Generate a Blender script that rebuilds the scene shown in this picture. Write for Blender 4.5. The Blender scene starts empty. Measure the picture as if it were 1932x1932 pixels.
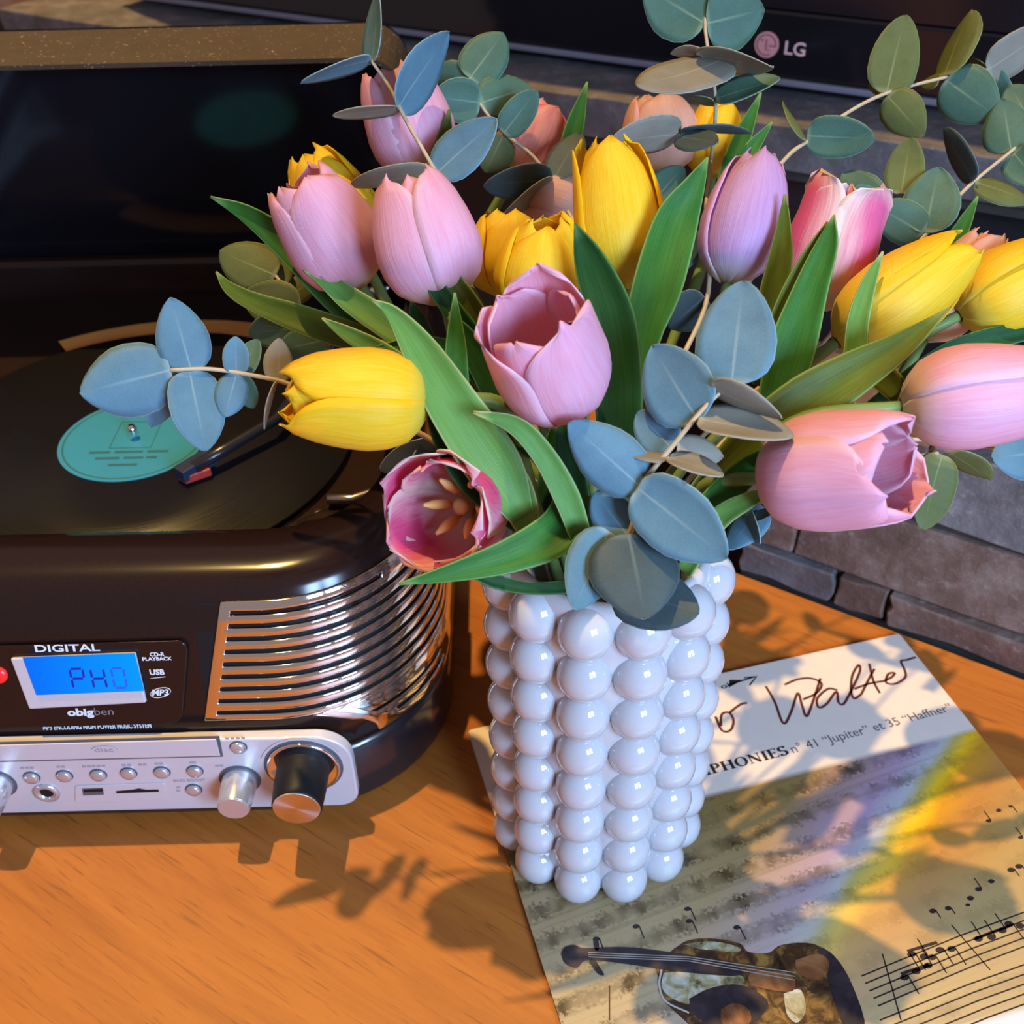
import bpy, bmesh, math, random
import numpy as np
from mathutils import Vector, Matrix
scene = bpy.context.scene
COL = scene.collection
rnd = random.Random(7)

# ------------------------------------------------------------------ camera
FPX, PITCH, ROLL = 2060.2, 0.6625, -0.0234
CAM = Vector((-0.0452, -0.4014, 0.5527))
FW = Vector((0, math.cos(PITCH), -math.sin(PITCH)))
_rt = Vector((1, 0, 0)); _up = _rt.cross(FW)
RT = _rt*math.cos(ROLL) + _up*math.sin(ROLL)
UP = -_rt*math.sin(ROLL) + _up*math.cos(ROLL)
cd = bpy.data.cameras.new('camera'); cam = bpy.data.objects.new('camera', cd); COL.objects.link(cam)
cd.sensor_width = 36; cd.sensor_fit = 'HORIZONTAL'; cd.lens = FPX/1932*36
cd.clip_start = 0.01; cd.clip_end = 50
cd.dof.use_dof = True; cd.dof.focus_distance = 0.53; cd.dof.aperture_fstop = 13
R3 = Matrix((RT, UP, -FW)).transposed()
cam.matrix_world = Matrix.Translation(CAM) @ R3.to_4x4()
scene.camera = cam

# ------------------------------------------------------------------ light
SUN_DIR = Vector((0.14, -0.17, -1.0)).normalized()
sl = bpy.data.lights.new('sun', 'SUN'); so = bpy.data.objects.new('sun', sl); COL.objects.link(so)
sl.energy = 3.1; sl.color = (1.0, 0.66, 0.22); sl.angle = math.radians(1.1)
so.rotation_euler = SUN_DIR.to_track_quat('-Z', 'Y').to_euler()
def window_light(loc, target, sx, sy, power, color):
    l = bpy.data.lights.new('window_daylight', 'AREA'); l.shape = 'RECTANGLE'; l.size = sx; l.size_y = sy
    l.energy = power; l.color = color
    o = bpy.data.objects.new('window_daylight', l); COL.objects.link(o); o.location = loc
    o.rotation_euler = (Vector(target)-Vector(loc)).to_track_quat('-Z', 'Y').to_euler()
# the window behind the viewer's right shoulder: two panes of blue daylight
window_light((0.52, -1.30, 0.78), (0, 0, .2), .26, .50, 20, (.40, .64, 1.0))
window_light((0.84, -1.12, 0.78), (0, 0, .2), .26, .50, 20, (.40, .64, 1.0))
w = bpy.data.worlds.new('World'); scene.world = w; w.use_nodes = True
w.node_tree.nodes['Background'].inputs[0].default_value = (.95, .70, .64, 1)
w.node_tree.nodes['Background'].inputs[1].default_value = .25
vs = scene.view_settings
vs.view_transform = 'Standard'; vs.look = 'None'; vs.exposure = 0.25; vs.gamma = 1; vs.use_curve_mapping = False

# ------------------------------------------------------------------ pixel rays -> places (frame 1932 x 1932)
def ray(px, py): return FW + RT*((px-966)/FPX) - UP*((py-966)/FPX)
def at_t(px, py, t): return CAM + ray(px, py)*t                       # t metres in front of the lens
def at_z(px, py, z): d = ray(px, py); return CAM + d*((z-CAM.z)/d.z)  # on the level z
def at_y(px, py, y): d = ray(px, py); return CAM + d*((y-CAM.y)/d.y)
def at_plane(px, py, p, n): d = ray(px, py); return CAM + d*((Vector(p)-CAM).dot(n)/d.dot(n))

# ------------------------------------------------------------------ objects
def tag(o, label=None, cat=None, group=None, kind=None):
    if label: o['label'] = label
    if cat: o['category'] = cat
    if group: o['group'] = group
    if kind: o['kind'] = kind
    return o
def empty(name, loc, rz=0, **k):
    o = bpy.data.objects.new(name, None); COL.objects.link(o); o.location = loc; o.rotation_euler = (0, 0, rz)
    o.empty_display_size = .01
    return tag(o, **k)
def origin_of(o):
    v = Vector((0, 0, 0))
    while o is not None: v = v + Vector(o.location); o = o.parent
    return v
def mesh_obj(name, verts, faces, mat, parent=None, smooth=True, uvs=None, world=True, solid=0, bevel=0, sub=0, seg=2):
    if parent is not None and world:
        off = origin_of(parent); verts = [Vector(v)-off for v in verts]
    me = bpy.data.meshes.new(name); me.from_pydata([tuple(v) for v in verts], [], [tuple(f) for f in faces]); me.update()
    if uvs is not None:
        ul = me.uv_layers.new(name='UVMap')
        for lp in me.loops: ul.data[lp.index].uv = uvs[lp.vertex_index]
    me.materials.append(mat)
    if smooth:
        me.polygons.foreach_set('use_smooth', [True]*len(me.polygons))
    o = bpy.data.objects.new(name, me); COL.objects.link(o); o.parent = parent
    if sub:
        m = o.modifiers.new('sub', 'SUBSURF'); m.levels = sub; m.render_levels = sub
    if solid:
        m = o.modifiers.new('solid', 'SOLIDIFY'); m.thickness = solid; m.offset = -1 if solid > 0 else 1
    if bevel:
        m = o.modifiers.new('bevel', 'BEVEL'); m.width = bevel; m.segments = seg; m.limit_method = 'ANGLE'; m.angle_limit = math.radians(40)
        me.polygons.foreach_set('use_smooth', [True]*len(me.polygons))
        m.harden_normals = True
    return o
def copy_obj(src, parent, loc=None, rot=None):
    c = src.copy(); COL.objects.link(c); c.parent = parent
    if loc is not None: c.location = loc
    if rot is not None: c.rotation_euler = rot
    return c
def grid_faces(nu, nv, wrap=False, base=0):
    f = []
    for j in range(nv-1):
        for i in range(nu if wrap else nu-1):
            a = base+j*nu+i; b = base+j*nu+(i+1) % nu
            f.append((a, b, b+nu, a+nu))
    return f
def box(x0, x1, y0, y1, z0, z1):
    v = [(x, y, z) for z in (z0, z1) for y in (y0, y1) for x in (x0, x1)]
    return v, [(0, 2, 3, 1), (4, 5, 7, 6), (0, 1, 5, 4), (2, 6, 7, 3), (0, 4, 6, 2), (1, 3, 7, 5)]
def catmull(P, n):
    P = [np.array(p, float) for p in P]; P = [2*P[0]-P[1]]+P+[2*P[-1]-P[-2]]; out = []
    m = len(P)-3
    for k in range(n):
        s = k/(n-1)*m; i = min(int(s), m-1); t = s-i
        a, b, c, d = P[i:i+4]
        out.append(.5*((2*b)+(c-a)*t+(2*a-5*b+4*c-d)*t*t+(3*b-a-3*c+d)*t**3))
    return out
def tube(pts, rad, n=8, cap=True):
    pts = [Vector(p) for p in pts]; V = []; F = []
    up = Vector((0, 0, 1)); N = len(pts)
    t0 = (pts[1]-pts[0]).normalized(); s = t0.cross(up)
    if s.length < 1e-3: s = t0.cross(Vector((1, 0, 0)))
    s.normalize()
    for k, p in enumerate(pts):
        t = (pts[min(k+1, N-1)]-pts[max(k-1, 0)]).normalized()
        s = (s-t*s.dot(t)).normalized(); b = t.cross(s)
        r = rad[k] if hasattr(rad, '__len__') else rad
        V += [p+(s*math.cos(a)+b*math.sin(a))*r for a in [2*math.pi*i/n for i in range(n)]]
    F = grid_faces(n, N, True)
    if cap: F += [tuple(range(n))[::-1], tuple(range((N-1)*n, N*n))]
    return V, F
def lathe(prof, n, c=(0, 0, 0), axis=None, capb=True, capt=True):
    ax = Vector(axis or (0, 0, 1)).normalized(); u = ax.orthogonal().normalized(); v = ax.cross(u); c = Vector(c); V = []
    for r, z in prof:
        V += [c+ax*z+(u*math.cos(a)+v*math.sin(a))*r for a in [2*math.pi*i/n for i in range(n)]]
    F = grid_faces(n, len(prof), True)
    if capb: F.append(tuple(range(n))[::-1])
    if capt: F.append(tuple(range((len(prof)-1)*n, len(prof)*n)))
    return V, F
def prism(poly, n, d):                                   # polygon of world points pushed along n by d
    n = Vector(n); poly = [Vector(p) for p in poly]; m = len(poly)
    V = poly+[p+n*d for p in poly]
    nr = Vector((0, 0, 0))
    for i in range(m): nr += poly[i].cross(poly[(i+1) % m])
    F = [tuple(range(m))[::-1], tuple(range(m, 2*m))]+[(i, (i+1) % m, (i+1) % m+m, i+m) for i in range(m)]
    if nr.dot(n) < 0: F = [f[::-1] for f in F]
    return V, F
def rrect(x0, x1, y0, y1, r, n=6):
    P = []
    for cx, cy, a0 in ((x1-r, y0+r, -90), (x1-r, y1-r, 0), (x0+r, y1-r, 90), (x0+r, y0+r, 180)):
        for k in range(n+1):
            a = math.radians(a0+90*k/n); P.append((cx+r*math.cos(a), cy+r*math.sin(a)))
    return P
def join(parts):
    V = []; F = []
    for v, f in parts:
        b = len(V); V += list(v); F += [tuple(i+b for i in q) for q in f]
    return V, F
def text_mesh(s, size, bold=0.0, align='LEFT', width=None, shear=0, space=1.0):
    cu = bpy.data.curves.new('t', 'FONT'); cu.body = s; cu.size = size; cu.align_x = align; cu.offset = bold; cu.shear = shear
    cu.resolution_u = 3; cu.space_character = space
    o = bpy.data.objects.new('t', cu); COL.objects.link(o)
    dg = bpy.context.evaluated_depsgraph_get(); me = bpy.data.meshes.new_from_object(o.evaluated_get(dg))
    V = [v.co.copy() for v in me.vertices]; F = [tuple(p.vertices) for p in me.polygons]
    bpy.data.objects.remove(o); bpy.data.meshes.remove(me); bpy.data.curves.remove(cu)
    if width and V:
        x0 = min(v.x for v in V); x1 = max(v.x for v in V); k = width/(x1-x0)
        for v in V: v.x = (v.x-x0)*k
    return V, F
def place(V, o, ux, uy, n=Vector((0, 0, 0)), off=0):
    o = Vector(o); ux = Vector(ux); uy = Vector(uy); n = Vector(n)
    return [o+ux*v[0]+uy*v[1]+n*off for v in V]
def stroke(pts, wid, ux=None):                           # flat 2D pen stroke -> quads in the plane
    pts = [np.array(p, float) for p in pts]; V = []; N = len(pts)
    for k, p in enumerate(pts):
        t = pts[min(k+1, N-1)]-pts[max(k-1, 0)]; t = t/(np.linalg.norm(t)+1e-12); nn = np.array([-t[1], t[0]])
        ww = (wid[k] if hasattr(wid, '__len__') else wid)/2
        V += [tuple(p+nn*ww)+(0,), tuple(p-nn*ww)+(0,)]
    return V, [(2*k, 2*k+1, 2*k+3, 2*k+2) for k in range(N-1)]

# ------------------------------------------------------------------ materials
class NT:
    def __init__(s, name):
        s.m = bpy.data.materials.new(name); s.m.use_nodes = True; s.t = s.m.node_tree; s.b = s.t.nodes['Principled BSDF']
        s.out = s.t.nodes['Material Output']
    def n(s, typ, **k):
        o = s.t.nodes.new(typ)
        for a, b in k.items(): setattr(o, a, b)
        return o
    def l(s, a, b): s.t.links.new(a, b)
    def inp(s, name, v):
        if hasattr(v, 'is_linked'): s.l(v, s.b.inputs[name])
        else: s.b.inputs[name].default_value = v
    def coord(s, kind='Object', scale=(1, 1, 1), rot=(0, 0, 0), loc=(0, 0, 0)):
        c = s.n('ShaderNodeTexCoord'); m = s.n('ShaderNodeMapping'); s.l(c.outputs[kind], m.inputs['Vector'])
        m.inputs['Scale'].default_value = scale; m.inputs['Rotation'].default_value = rot; m.inputs['Location'].default_value = loc
        if any(rot) and len(set(scale)) > 1:               # turn first, then stretch
            m.inputs['Scale'].default_value = (1, 1, 1); m2 = s.n('ShaderNodeMapping'); s.l(m.outputs[0], m2.inputs['Vector']); m2.inputs['Scale'].default_value = scale; return m2.outputs[0]
        return m.outputs[0]
    def noise(s, vec, scale=5, detail=4, rough=.5, dist=0):
        n = s.n('ShaderNodeTexNoise'); s.l(vec, n.inputs['Vector']); n.inputs['Scale'].default_value = scale
        n.inputs['Detail'].default_value = detail; n.inputs['Roughness'].default_value = rough; n.inputs['Distortion'].default_value = dist
        return n.outputs['Fac']
    def ramp(s, fac, stops, interp='LINEAR'):
        r = s.n('ShaderNodeValToRGB'); s.l(fac, r.inputs[0]); e = r.color_ramp.elements; r.color_ramp.interpolation = interp
        while len(e) < len(stops): e.new(.5)
        for q, (p, c) in zip(e, stops): q.position = p; q.color = tuple(c)+(1,) if len(c) == 3 else c
        return r.outputs[0]
    def mix(s, fac, a, b, mode='MIX'):
        m = s.n('ShaderNodeMixRGB', blend_type=mode)
        for i, v in enumerate((fac, a, b)):
            if hasattr(v, 'is_linked'): s.l(v, m.inputs[i])
            else: m.inputs[i].default_value = v if i == 0 else (tuple(v)+(1,) if len(v) == 3 else v)
        return m.outputs[0]
    def math(s, op, a, b=0.0, c=0.0):
        m = s.n('ShaderNodeMath', operation=op)
        for i, v in enumerate((a, b, c)):
            if hasattr(v, 'is_linked'): s.l(v, m.inputs[i])
            else: m.inputs[i].default_value = v
        return m.outputs[0]
    def bump(s, h, strength=.2, dist=.001):
        b = s.n('ShaderNodeBump'); b.inputs['Strength'].default_value = strength; b.inputs['Distance'].default_value = dist
        s.l(h, b.inputs['Height']); s.l(b.outputs[0], s.b.inputs['Normal'])
    def sep(s, kind='UV'):
        c = s.n('ShaderNodeTexCoord'); p = s.n('ShaderNodeSeparateXYZ'); s.l(c.outputs[kind], p.inputs[0]); return p.outputs
    def translucent(s, col, fac):
        tr = s.n('ShaderNodeBsdfTranslucent'); s.l(col, tr.inputs[0]); mx = s.n('ShaderNodeMixShader'); mx.inputs[0].default_value = fac
        s.l(s.b.outputs[0], mx.inputs[1]); s.l(tr.outputs[0], mx.inputs[2]); s.l(mx.outputs[0], s.out.inputs['Surface'])
def plain(name, c, rough=.5, metal=0., spec=.5, var=.12, scale=60, coat=0., emit=None, es=0):
    n = NT(name); f = n.noise(n.coord(), scale, 4)
    col = n.mix(f, tuple(x*(1-var) for x in c), tuple(min(1, x*(1+var)) for x in c))
    n.inp('Base Color', col); n.inp('Roughness', rough); n.inp('Metallic', metal); n.inp('Specular IOR Level', spec)
    n.inp('Coat Weight', coat); n.inp('Coat Roughness', .05)
    if emit: n.inp('Emission Color', tuple(emit)+(1,)); n.inp('Emission Strength', es)
    return n.m
def petal_mat(name, main, light, base, edge=None, flame=None, rough=.45, trans=.40, blen=.22):
    n = NT(name); uv = n.sep(); u, v = uv[0], uv[1]
    streak = n.noise(n.coord('UV', (16, 1.3, 1)), 2.2, 5, .6)
    fine = n.noise(n.coord('UV', (70, 3, 1)), 2.0, 2, .5)
    col = n.mix(n.ramp(streak, [(.3, (0, 0, 0)), (.7, (1, 1, 1))]), main, light)
    au = n.math('ABSOLUTE', n.math('SUBTRACT', u, .5))
    if flame:
        m = n.math('MULTIPLY', n.ramp(n.math('ADD', n.math('MULTIPLY', au, 2.2), n.math('MULTIPLY', n.math('SUBTRACT', streak, .5), .8)), [(.22, (1, 1, 1)), (.85, (0, 0, 0))]),
                   n.ramp(v, [(.12, (0, 0, 0)), (.42, (1, 1, 1)), (.86, (1, 1, 1)), (1, (.25, .25, .25))]))
        col = n.mix(m, col, flame)
    if edge: col = n.mix(n.ramp(au, [(.36, (0, 0, 0)), (.5, (1, 1, 1))]), col, edge)
    col = n.mix(n.ramp(v, [(.02, (1, 1, 1)), (blen, (0, 0, 0))]), col, base)
    col = n.mix(n.math('MULTIPLY', fine, .10), col, (1, .95, .95), 'MULTIPLY')
    n.inp('Base Color', col); n.inp('Roughness', rough); n.inp('Specular IOR Level', .35)
    n.bump(n.math('ADD', n.math('MULTIPLY', fine, .4), streak), .35, .0012)
    n.translucent(col, trans); return n.m
def green_mat(name, a, b, tip=None, rough=.42, trans=.3, base=None):
    n = NT(name); uv = n.sep(); st = n.noise(n.coord('UV', (24, 1.2, 1)), 2.0, 4, .55); big = n.noise(n.coord('UV', (1, 2, 1)), 2.5, 2)
    f = n.math('ADD', n.math('MULTIPLY', st, .6), n.math('MULTIPLY', big, .5))
    col = n.mix(n.ramp(f, [(.32, (0, 0, 0)), (.75, (1, 1, 1))]), a, b)
    au = n.math('ABSOLUTE', n.math('SUBTRACT', uv[0], .5))
    col = n.mix(n.ramp(au, [(.455, (0, 0, 0)), (.495, (.7, .7, .7))]), col, tip or b)
    if tip: col = n.mix(n.ramp(uv[1], [(.9, (0, 0, 0)), (1, (1, 1, 1))]), col, tip)
    if base: col = n.mix(n.ramp(uv[1], [(.0, (1, 1, 1)), (.3, (0, 0, 0))]), col, base)
    n.inp('Base Color', col); n.inp('Roughness', rough); n.inp('Specular IOR Level', .22); n.bump(st, .25, .001)
    n.translucent(col, trans); return n.m
def euc_mat(name, a, b, rim, trans=.18):
    n = NT(name); uv = n.sep(); f = n.noise(n.coord('Object'), 45, 5, .6)
    vein = n.noise(n.coord('UV', (3, 4, 1)), 9, 3, .6, .5)
    col = n.mix(n.ramp(f, [(.3, (0, 0, 0)), (.7, (1, 1, 1))]), a, b)
    col = n.mix(n.math('MULTIPLY', vein, .22), col, rim)
    au = n.math('ABSOLUTE', n.math('SUBTRACT', uv[0], .5))
    mid = n.math('MULTIPLY', n.ramp(au, [(.008, (1, 1, 1)), (.03, (0, 0, 0))]), n.ramp(uv[1], [(.0, (1, 1, 1)), (.9, (0, 0, 0))]))
    col = n.mix(n.math('MULTIPLY', mid, .75), col, rim)
    col = n.mix(n.ramp(au, [(.48, (0, 0, 0)), (.498, (.8, .8, .8))]), col, rim)
    col = n.mix(n.ramp(uv[1], [(.0, (.8, .8, .8)), (.09, (0, 0, 0))]), col, rim)
    n.inp('Base Color', col); n.inp('Roughness', .55); n.inp('Specular IOR Level', .3); n.bump(vein, .2, .0008)
    n.translucent(col, trans); return n.m
PET = {
 'pink': petal_mat('pink_petal', (.88, .42, .55), (.90, .55, .70), (.84, .70, .56), edge=(.92, .62, .74)),
 'lilac': petal_mat('lilac_petal', (.62, .33, .62), (.72, .46, .74), (.62, .58, .52), edge=(.80, .46, .66)),
 'yellow': petal_mat('yellow_petal', (.95, .62, .012), (.96, .74, .06), (.86, .74, .12), edge=(.95, .62, .01)),
 'peach': petal_mat('peach_petal', (.80, .42, .34), (.86, .58, .44), (.80, .68, .46), edge=(.88, .48, .46)),
 'red': petal_mat('coral_petal', (.88, .22, .22), (.92, .48, .30), (.90, .66, .36), edge=(.88, .15, .28)),
 'flame': petal_mat('flamed_petal', (.90, .40, .50), (.94, .60, .62), (.96, .90, .78), edge=(.96, .80, .70), flame=(.86, .12, .32), blen=.40, trans=.5),
 'cream': petal_mat('blush_petal', (.88, .58, .56), (.92, .72, .66), (.86, .72, .50), edge=(.94, .82, .76), flame=(.84, .16, .36)),
}
M_STEM = green_mat('tulip_stem_green', (.11, .19, .04), (.19, .28, .09), rough=.4, trans=.1)
LEAF = {
 'g': green_mat('tulip_leaf_green', (.020, .13, .016), (.070, .235, .040), (.26, .44, .14)),
 'd': green_mat('tulip_leaf_deep_green', (.008, .052, .012), (.026, .115, .030), (.13, .30, .10)),
 'o': green_mat('tulip_leaf_olive', (.062, .100, .008), (.135, .185, .020), (.30, .36, .10)),
 'l': green_mat('tulip_leaf_light', (.10, .27, .040), (.19, .39, .10), (.54, .58, .26)),
}
EUC = {
 'b': euc_mat('eucalyptus_blue', (.060, .155, .225), (.100, .225, .300), (.30, .40, .40)),
 'g': euc_mat('eucalyptus_green', (.030, .095, .062), (.062, .150, .105), (.28, .36, .22)),
 'o': euc_mat('eucalyptus_olive', (.085, .110, .026), (.14, .165, .045), (.34, .35, .16), trans=.28),
 'd': euc_mat('eucalyptus_slate', (.032, .056, .062), (.056, .088, .096), (.15, .19, .18)),
 'n': euc_mat('eucalyptus_grey', (.19, .17, .13), (.26, .235, .185), (.42, .38, .29)),
}
M_ESTEM = plain('eucalyptus_stem', (.48, .36, .22), .5, var=.25, scale=200)
M_STAMEN = plain('stamen_orange', (.88, .48, .16), .6)
M_PISTIL = plain('pistil_green', (.66, .60, .22), .5)

# ------------------------------------------------------------------ setting: floor, table, brick walls
def wood_table():
    n = NT('orange_wood'); ang = math.radians(-34)
    v = n.coord('Object', (2.2, 22, 22), (0, 0, -ang)); g = n.noise(v, 3.0, 8, .62, .6)
    v2 = n.coord('Object', (9, 150, 150), (0, 0, -ang)); g2 = n.noise(v2, 3.0, 4, .6, .3)
    blot = n.noise(n.coord('Object'), 7, 3)
    col = n.ramp(g, [(.25, (.25, .068, .011)), (.5, (.36, .110, .016)), (.75, (.43, .145, .022))])
    col = n.mix(n.math('MULTIPLY', n.ramp(g2, [(.30, (1, 1, 1)), (.43, (0, 0, 0))]), .8), col, (.15, .042, .010))
    col = n.mix(n.math('MULTIPLY', blot, .35), col, (.36, .125, .026))
    n.inp('Base Color', col); n.inp('Roughness', n.ramp(blot, [(.3, (.36,)*3), (.7, (.52,)*3)])); n.inp('Specular IOR Level', .28)
    n.bump(g2, .08, .0008); return n.m
M_WOOD = wood_table()
fl = mesh_obj('floor', *box(-2.5, 2.5, -2.5, 2.5, -.80, -.76), plain('floor_boards', (.20, .12, .07), .5), smooth=False); tag(fl, 'dark wooden floor under the table', kind='structure')
HT = math.radians(-33.5); HE = Vector((math.cos(HT), math.sin(HT), 0)); HN = Vector((math.sin(HT), -math.cos(HT), 0))   # hearth run and its face normal
H0 = Vector((.125, .2262, 0))
table = empty('wooden_table', (0, 0, -.76), label='orange brown wooden table under the vase and the music system', cat='table')
b0 = H0+HE*.62; b1 = H0+HE*-.06
tp = [(-.95, -1.05), (b0.x, -1.05), (b0.x, b0.y), (b1.x, b1.y), (.07, .60), (-.95, .60)]
mesh_obj('table_top', *prism([(x, y, -.03) for x, y in tp], (0, 0, 1), .03), M_WOOD, table, bevel=.002)
for x, y in ((-.88, -.98), (.52, -.98), (-.88, .52), (.0, .52)):
    mesh_obj('leg', *box(x-.03, x+.03, y-.03, y+.03, -.76, -.03), M_WOOD, table, bevel=.002)

def brick_mat(name, a, b, c):
    n = NT(name); v = n.coord('Object'); f = n.noise(v, 26, 8, .7); g = n.noise(v, 130, 4, .6)
    oi = n.n('ShaderNodeObjectInfo')
    col = n.ramp(f, [(.25, a), (.5, b), (.75, c)]); col = n.mix(n.math('MULTIPLY', n.ramp(g, [(.6, (0, 0, 0)), (.75, (1, 1, 1))]), .45), col, (.42, .36, .30))
    col = n.mix(n.math('MULTIPLY', oi.outputs['Random'], .5), col, a)
    n.inp('Base Color', col); n.inp('Roughness', .75); n.bump(n.math('ADD', f, n.math('MULTIPLY', g, .4)), .6, .004); return n.m
M_BRICK = brick_mat('dark_old_brick', (.070, .036, .027), (.16, .085, .062), (.30, .21, .17))
M_STONE = brick_mat('grey_stone', (.060, .052, .055), (.14, .115, .115), (.27, .23, .23))
M_TAN = brick_mat('warm_brick', (.36, .17, .08), (.52, .28, .15), (.66, .46, .36))
M_MORTAR = plain('dark_mortar', (.035, .026, .022), .9, var=.5, scale=90)
def rough_brick(name, o, e, nn, l, d, h, mat, parent, seed, jit=.0022):
    r = random.Random(seed); bm = bmesh.new(); bmesh.ops.create_cube(bm, size=1)
    bmesh.ops.subdivide_edges(bm, edges=bm.edges[:], cuts=2, use_grid_fill=True)
    V = []
    for v in bm.verts:
        V.append(Vector(o)+e*((v.co.x+.5)*l+r.uniform(-jit, jit))+nn*(-(v.co.y+.5)*d+r.uniform(-jit, jit))+Vector((0, 0, (v.co.z+.5)*h+r.uniform(-jit, jit)*.6)))
    F = [tuple(q.index for q in f.verts) for f in bm.faces]; bm.free()
    ob = mesh_obj(name, V, F, mat, parent, bevel=.0022)
    bm2 = bmesh.new(); bm2.from_mesh(ob.data); bmesh.ops.recalc_face_normals(bm2, faces=bm2.faces); bm2.to_mesh(ob.data); bm2.free()
    return ob
# low brick hearth wall at the table's right
def block(o, e, nn, l, d, h):
    V = [Vector(o)+e*a+nn*(-b)+Vector((0, 0, c)) for c in (0, h) for b in (0, d) for a in (0, l)]
    return V, [(0, 2, 3, 1), (4, 5, 7, 6), (0, 1, 5, 4), (2, 6, 7, 3), (0, 4, 6, 2), (1, 3, 7, 5)]
hw = mesh_obj('wall_right', *block(H0+HE*.0+HN*-.012+Vector((0, 0, -.76)), HE, HN, .62, .10, .76+.146), M_MORTAR, smooth=False)
tag(hw, 'low wall of dark old bricks beside the table', kind='structure')
courses = [(-.030, .026, -.003, [(.0, .072), (.076, .034), (.113, .135), (.252, .12), (.376, .12), (.50, .12)]),
           (.029, .060, -.0065, [(-.008, .045), (.040, .215), (.258, .20), (.462, .16)]),
           (.092, .058, -.009, [(.0, .11), (.114, .20), (.318, .20), (.522, .10)])]
for ci, (z, h, off, L) in enumerate(courses):
    for k, (a, l) in enumerate(L):
        rough_brick('brick', H0+HE*a+HN*off+Vector((0, 0, z+.0005 if z > 0 else .0005)), HE, HN, l, .09, h if z > 0 else .0265, M_BRICK if (ci*7+k) % 5 else M_STONE, hw, ci*31+k)
# stone ledge carrying the television
TT = math.radians(-29.5); TE = Vector((math.cos(TT), math.sin(TT), 0)); TN = Vector((math.sin(TT), -math.cos(TT), 0))
LZ = .235
L0 = at_z(1240, 202, LZ)
led = mesh_obj('wall_mantel', *block(L0+TE*-.85+TN*-.012+Vector((0, 0, -.05)), TE, TN, 1.6, .22, .048), M_MORTAR, smooth=False); tag(led, 'dark stone mantel ledge below the television', kind='structure')
a = -.85; k = 0
for l in (.33, .30, .27, .29, .31, .16):
    rough_brick('ledge_stone', L0+TE*a+Vector((0, 0, -.038)), TE, TN, l-.004, .215, .038, M_STONE, led, 900+k, .0016); a += l; k += 1
hb = mesh_obj('wall_hearth', *block(L0+TE*-.85+TN*-.05+Vector((0, 0, -.995)), TE, TN, 1.6, .16, .944), plain('black_hearth', (.012, .010, .012), .45), smooth=False); tag(hb, 'black fireplace front under the mantel ledge', kind='structure')
# back wall of warm bricks behind the television
W0 = L0+TN*-.235+Vector((0, 0, 0))
wb = mesh_obj('wall_back', *block(Vector((W0.x, W0.y, -.76))+TE*-2.6+TN*-.012, TE, TN, 3.8, .1, 2.0), M_MORTAR, smooth=False); tag(wb, 'warm brick wall behind the television', kind='structure')
for r in range(6):
    for c in range(5):
        rough_brick('brick', Vector((W0.x, W0.y, LZ-.08+r*.072))+TE*(-1.25+c*.225+(.11 if r % 2 else 0)), TE, TN, .215, .08, .064, M_TAN, wb, 500+r*9+c)

# ------------------------------------------------------------------ television
M_TVB = plain('tv_black_gloss', (.008, .007, .009), .08, spec=.5, var=.05)
M_TVS = plain('tv_screen_black', (.010, .008, .010), .14, spec=.5, var=.05)
M_TRIM = plain('tv_clear_trim', (.16, .14, .17), .2, spec=.6)
tvo = at_z(1240, 128, LZ+.012); tvo = Vector((tvo.x, tvo.y, LZ+.003))
tv = empty('television', tvo, label='large black flat screen television on the stone mantel', cat='television')
def tvp(a, h, f): return tvo+TE*a+TN*f+Vector((0, 0, h))
def tvbox(a0, a1, h0, h1, f0, f1): return block(tvp(a0, h0, f1), TE, TN, a1-a0, f1-f0, h1-h0)
A0 = -.69; A1 = .62
mesh_obj('casing', *tvbox(A0, A1, .012, .66, -.06, -.008), M_TVB, tv, bevel=.006)
mesh_obj('bezel', *tvbox(A0, A1, .014, .070, -.008, .0), M_TVB, tv, bevel=.003)
mesh_obj('bezel', *tvbox(A0, A0+.035, .070, .62, -.008, .0), M_TVB, tv, bevel=.003)
mesh_obj('bezel', *tvbox(A1-.035, A1, .070, .62, -.008, .0), M_TVB, tv, bevel=.003)
mesh_obj('bezel', *tvbox(A0, A1, .62, .66, -.008, .0), M_TVB, tv, bevel=.003)
mesh_obj('screen', *tvbox(A0+.036, A1-.036, .071, .619, -.008, -.003), M_TVS, tv, smooth=False)
mesh_obj('lower_trim', *tvbox(A0, A1, .008, .014, -.01, .002), M_TRIM, tv, bevel=.002)
mesh_obj('stand_foot', *tvbox(-.2, .2, .0, .009, -.07, -.015), M_TVB, tv, bevel=.002)
M_LOGO = plain('logo_rose', (.62, .26, .26), .4, var=.05)
def on_tv(px, py): return at_plane(px, py, tvo, TN)
lc = on_tv(1447, 84); UZ = Vector((0, 0, 1)); rr = (on_tv(1470, 84)-lc).length
V, F = lathe([(rr, 0), (rr, .0012)], 28, lc, TN); lg = mesh_obj('logo_disc', V, F, M_LOGO, tv, smooth=False)
dk = plain('logo_line', (.22, .07, .07), .5)
ring = [(rr*.78*math.cos(t), rr*.78*math.sin(t)) for t in np.linspace(math.radians(-5), math.radians(300), 24)]
parts = [stroke(ring, rr*.10), stroke([(-.02*rr, .45*rr), (-.02*rr, -.38*rr), (.28*rr, -.38*rr)], rr*.10), stroke([(.78*rr, -.05*rr), (.2*rr, -.05*rr)], rr*.10)]
dotv = [( -.38*rr+.10*rr*math.cos(t), .34*rr+.10*rr*math.sin(t), 0) for t in np.linspace(0, 2*math.pi, 10, endpoint=False)]
parts.append((dotv, [tuple(range(10))]))
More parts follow.
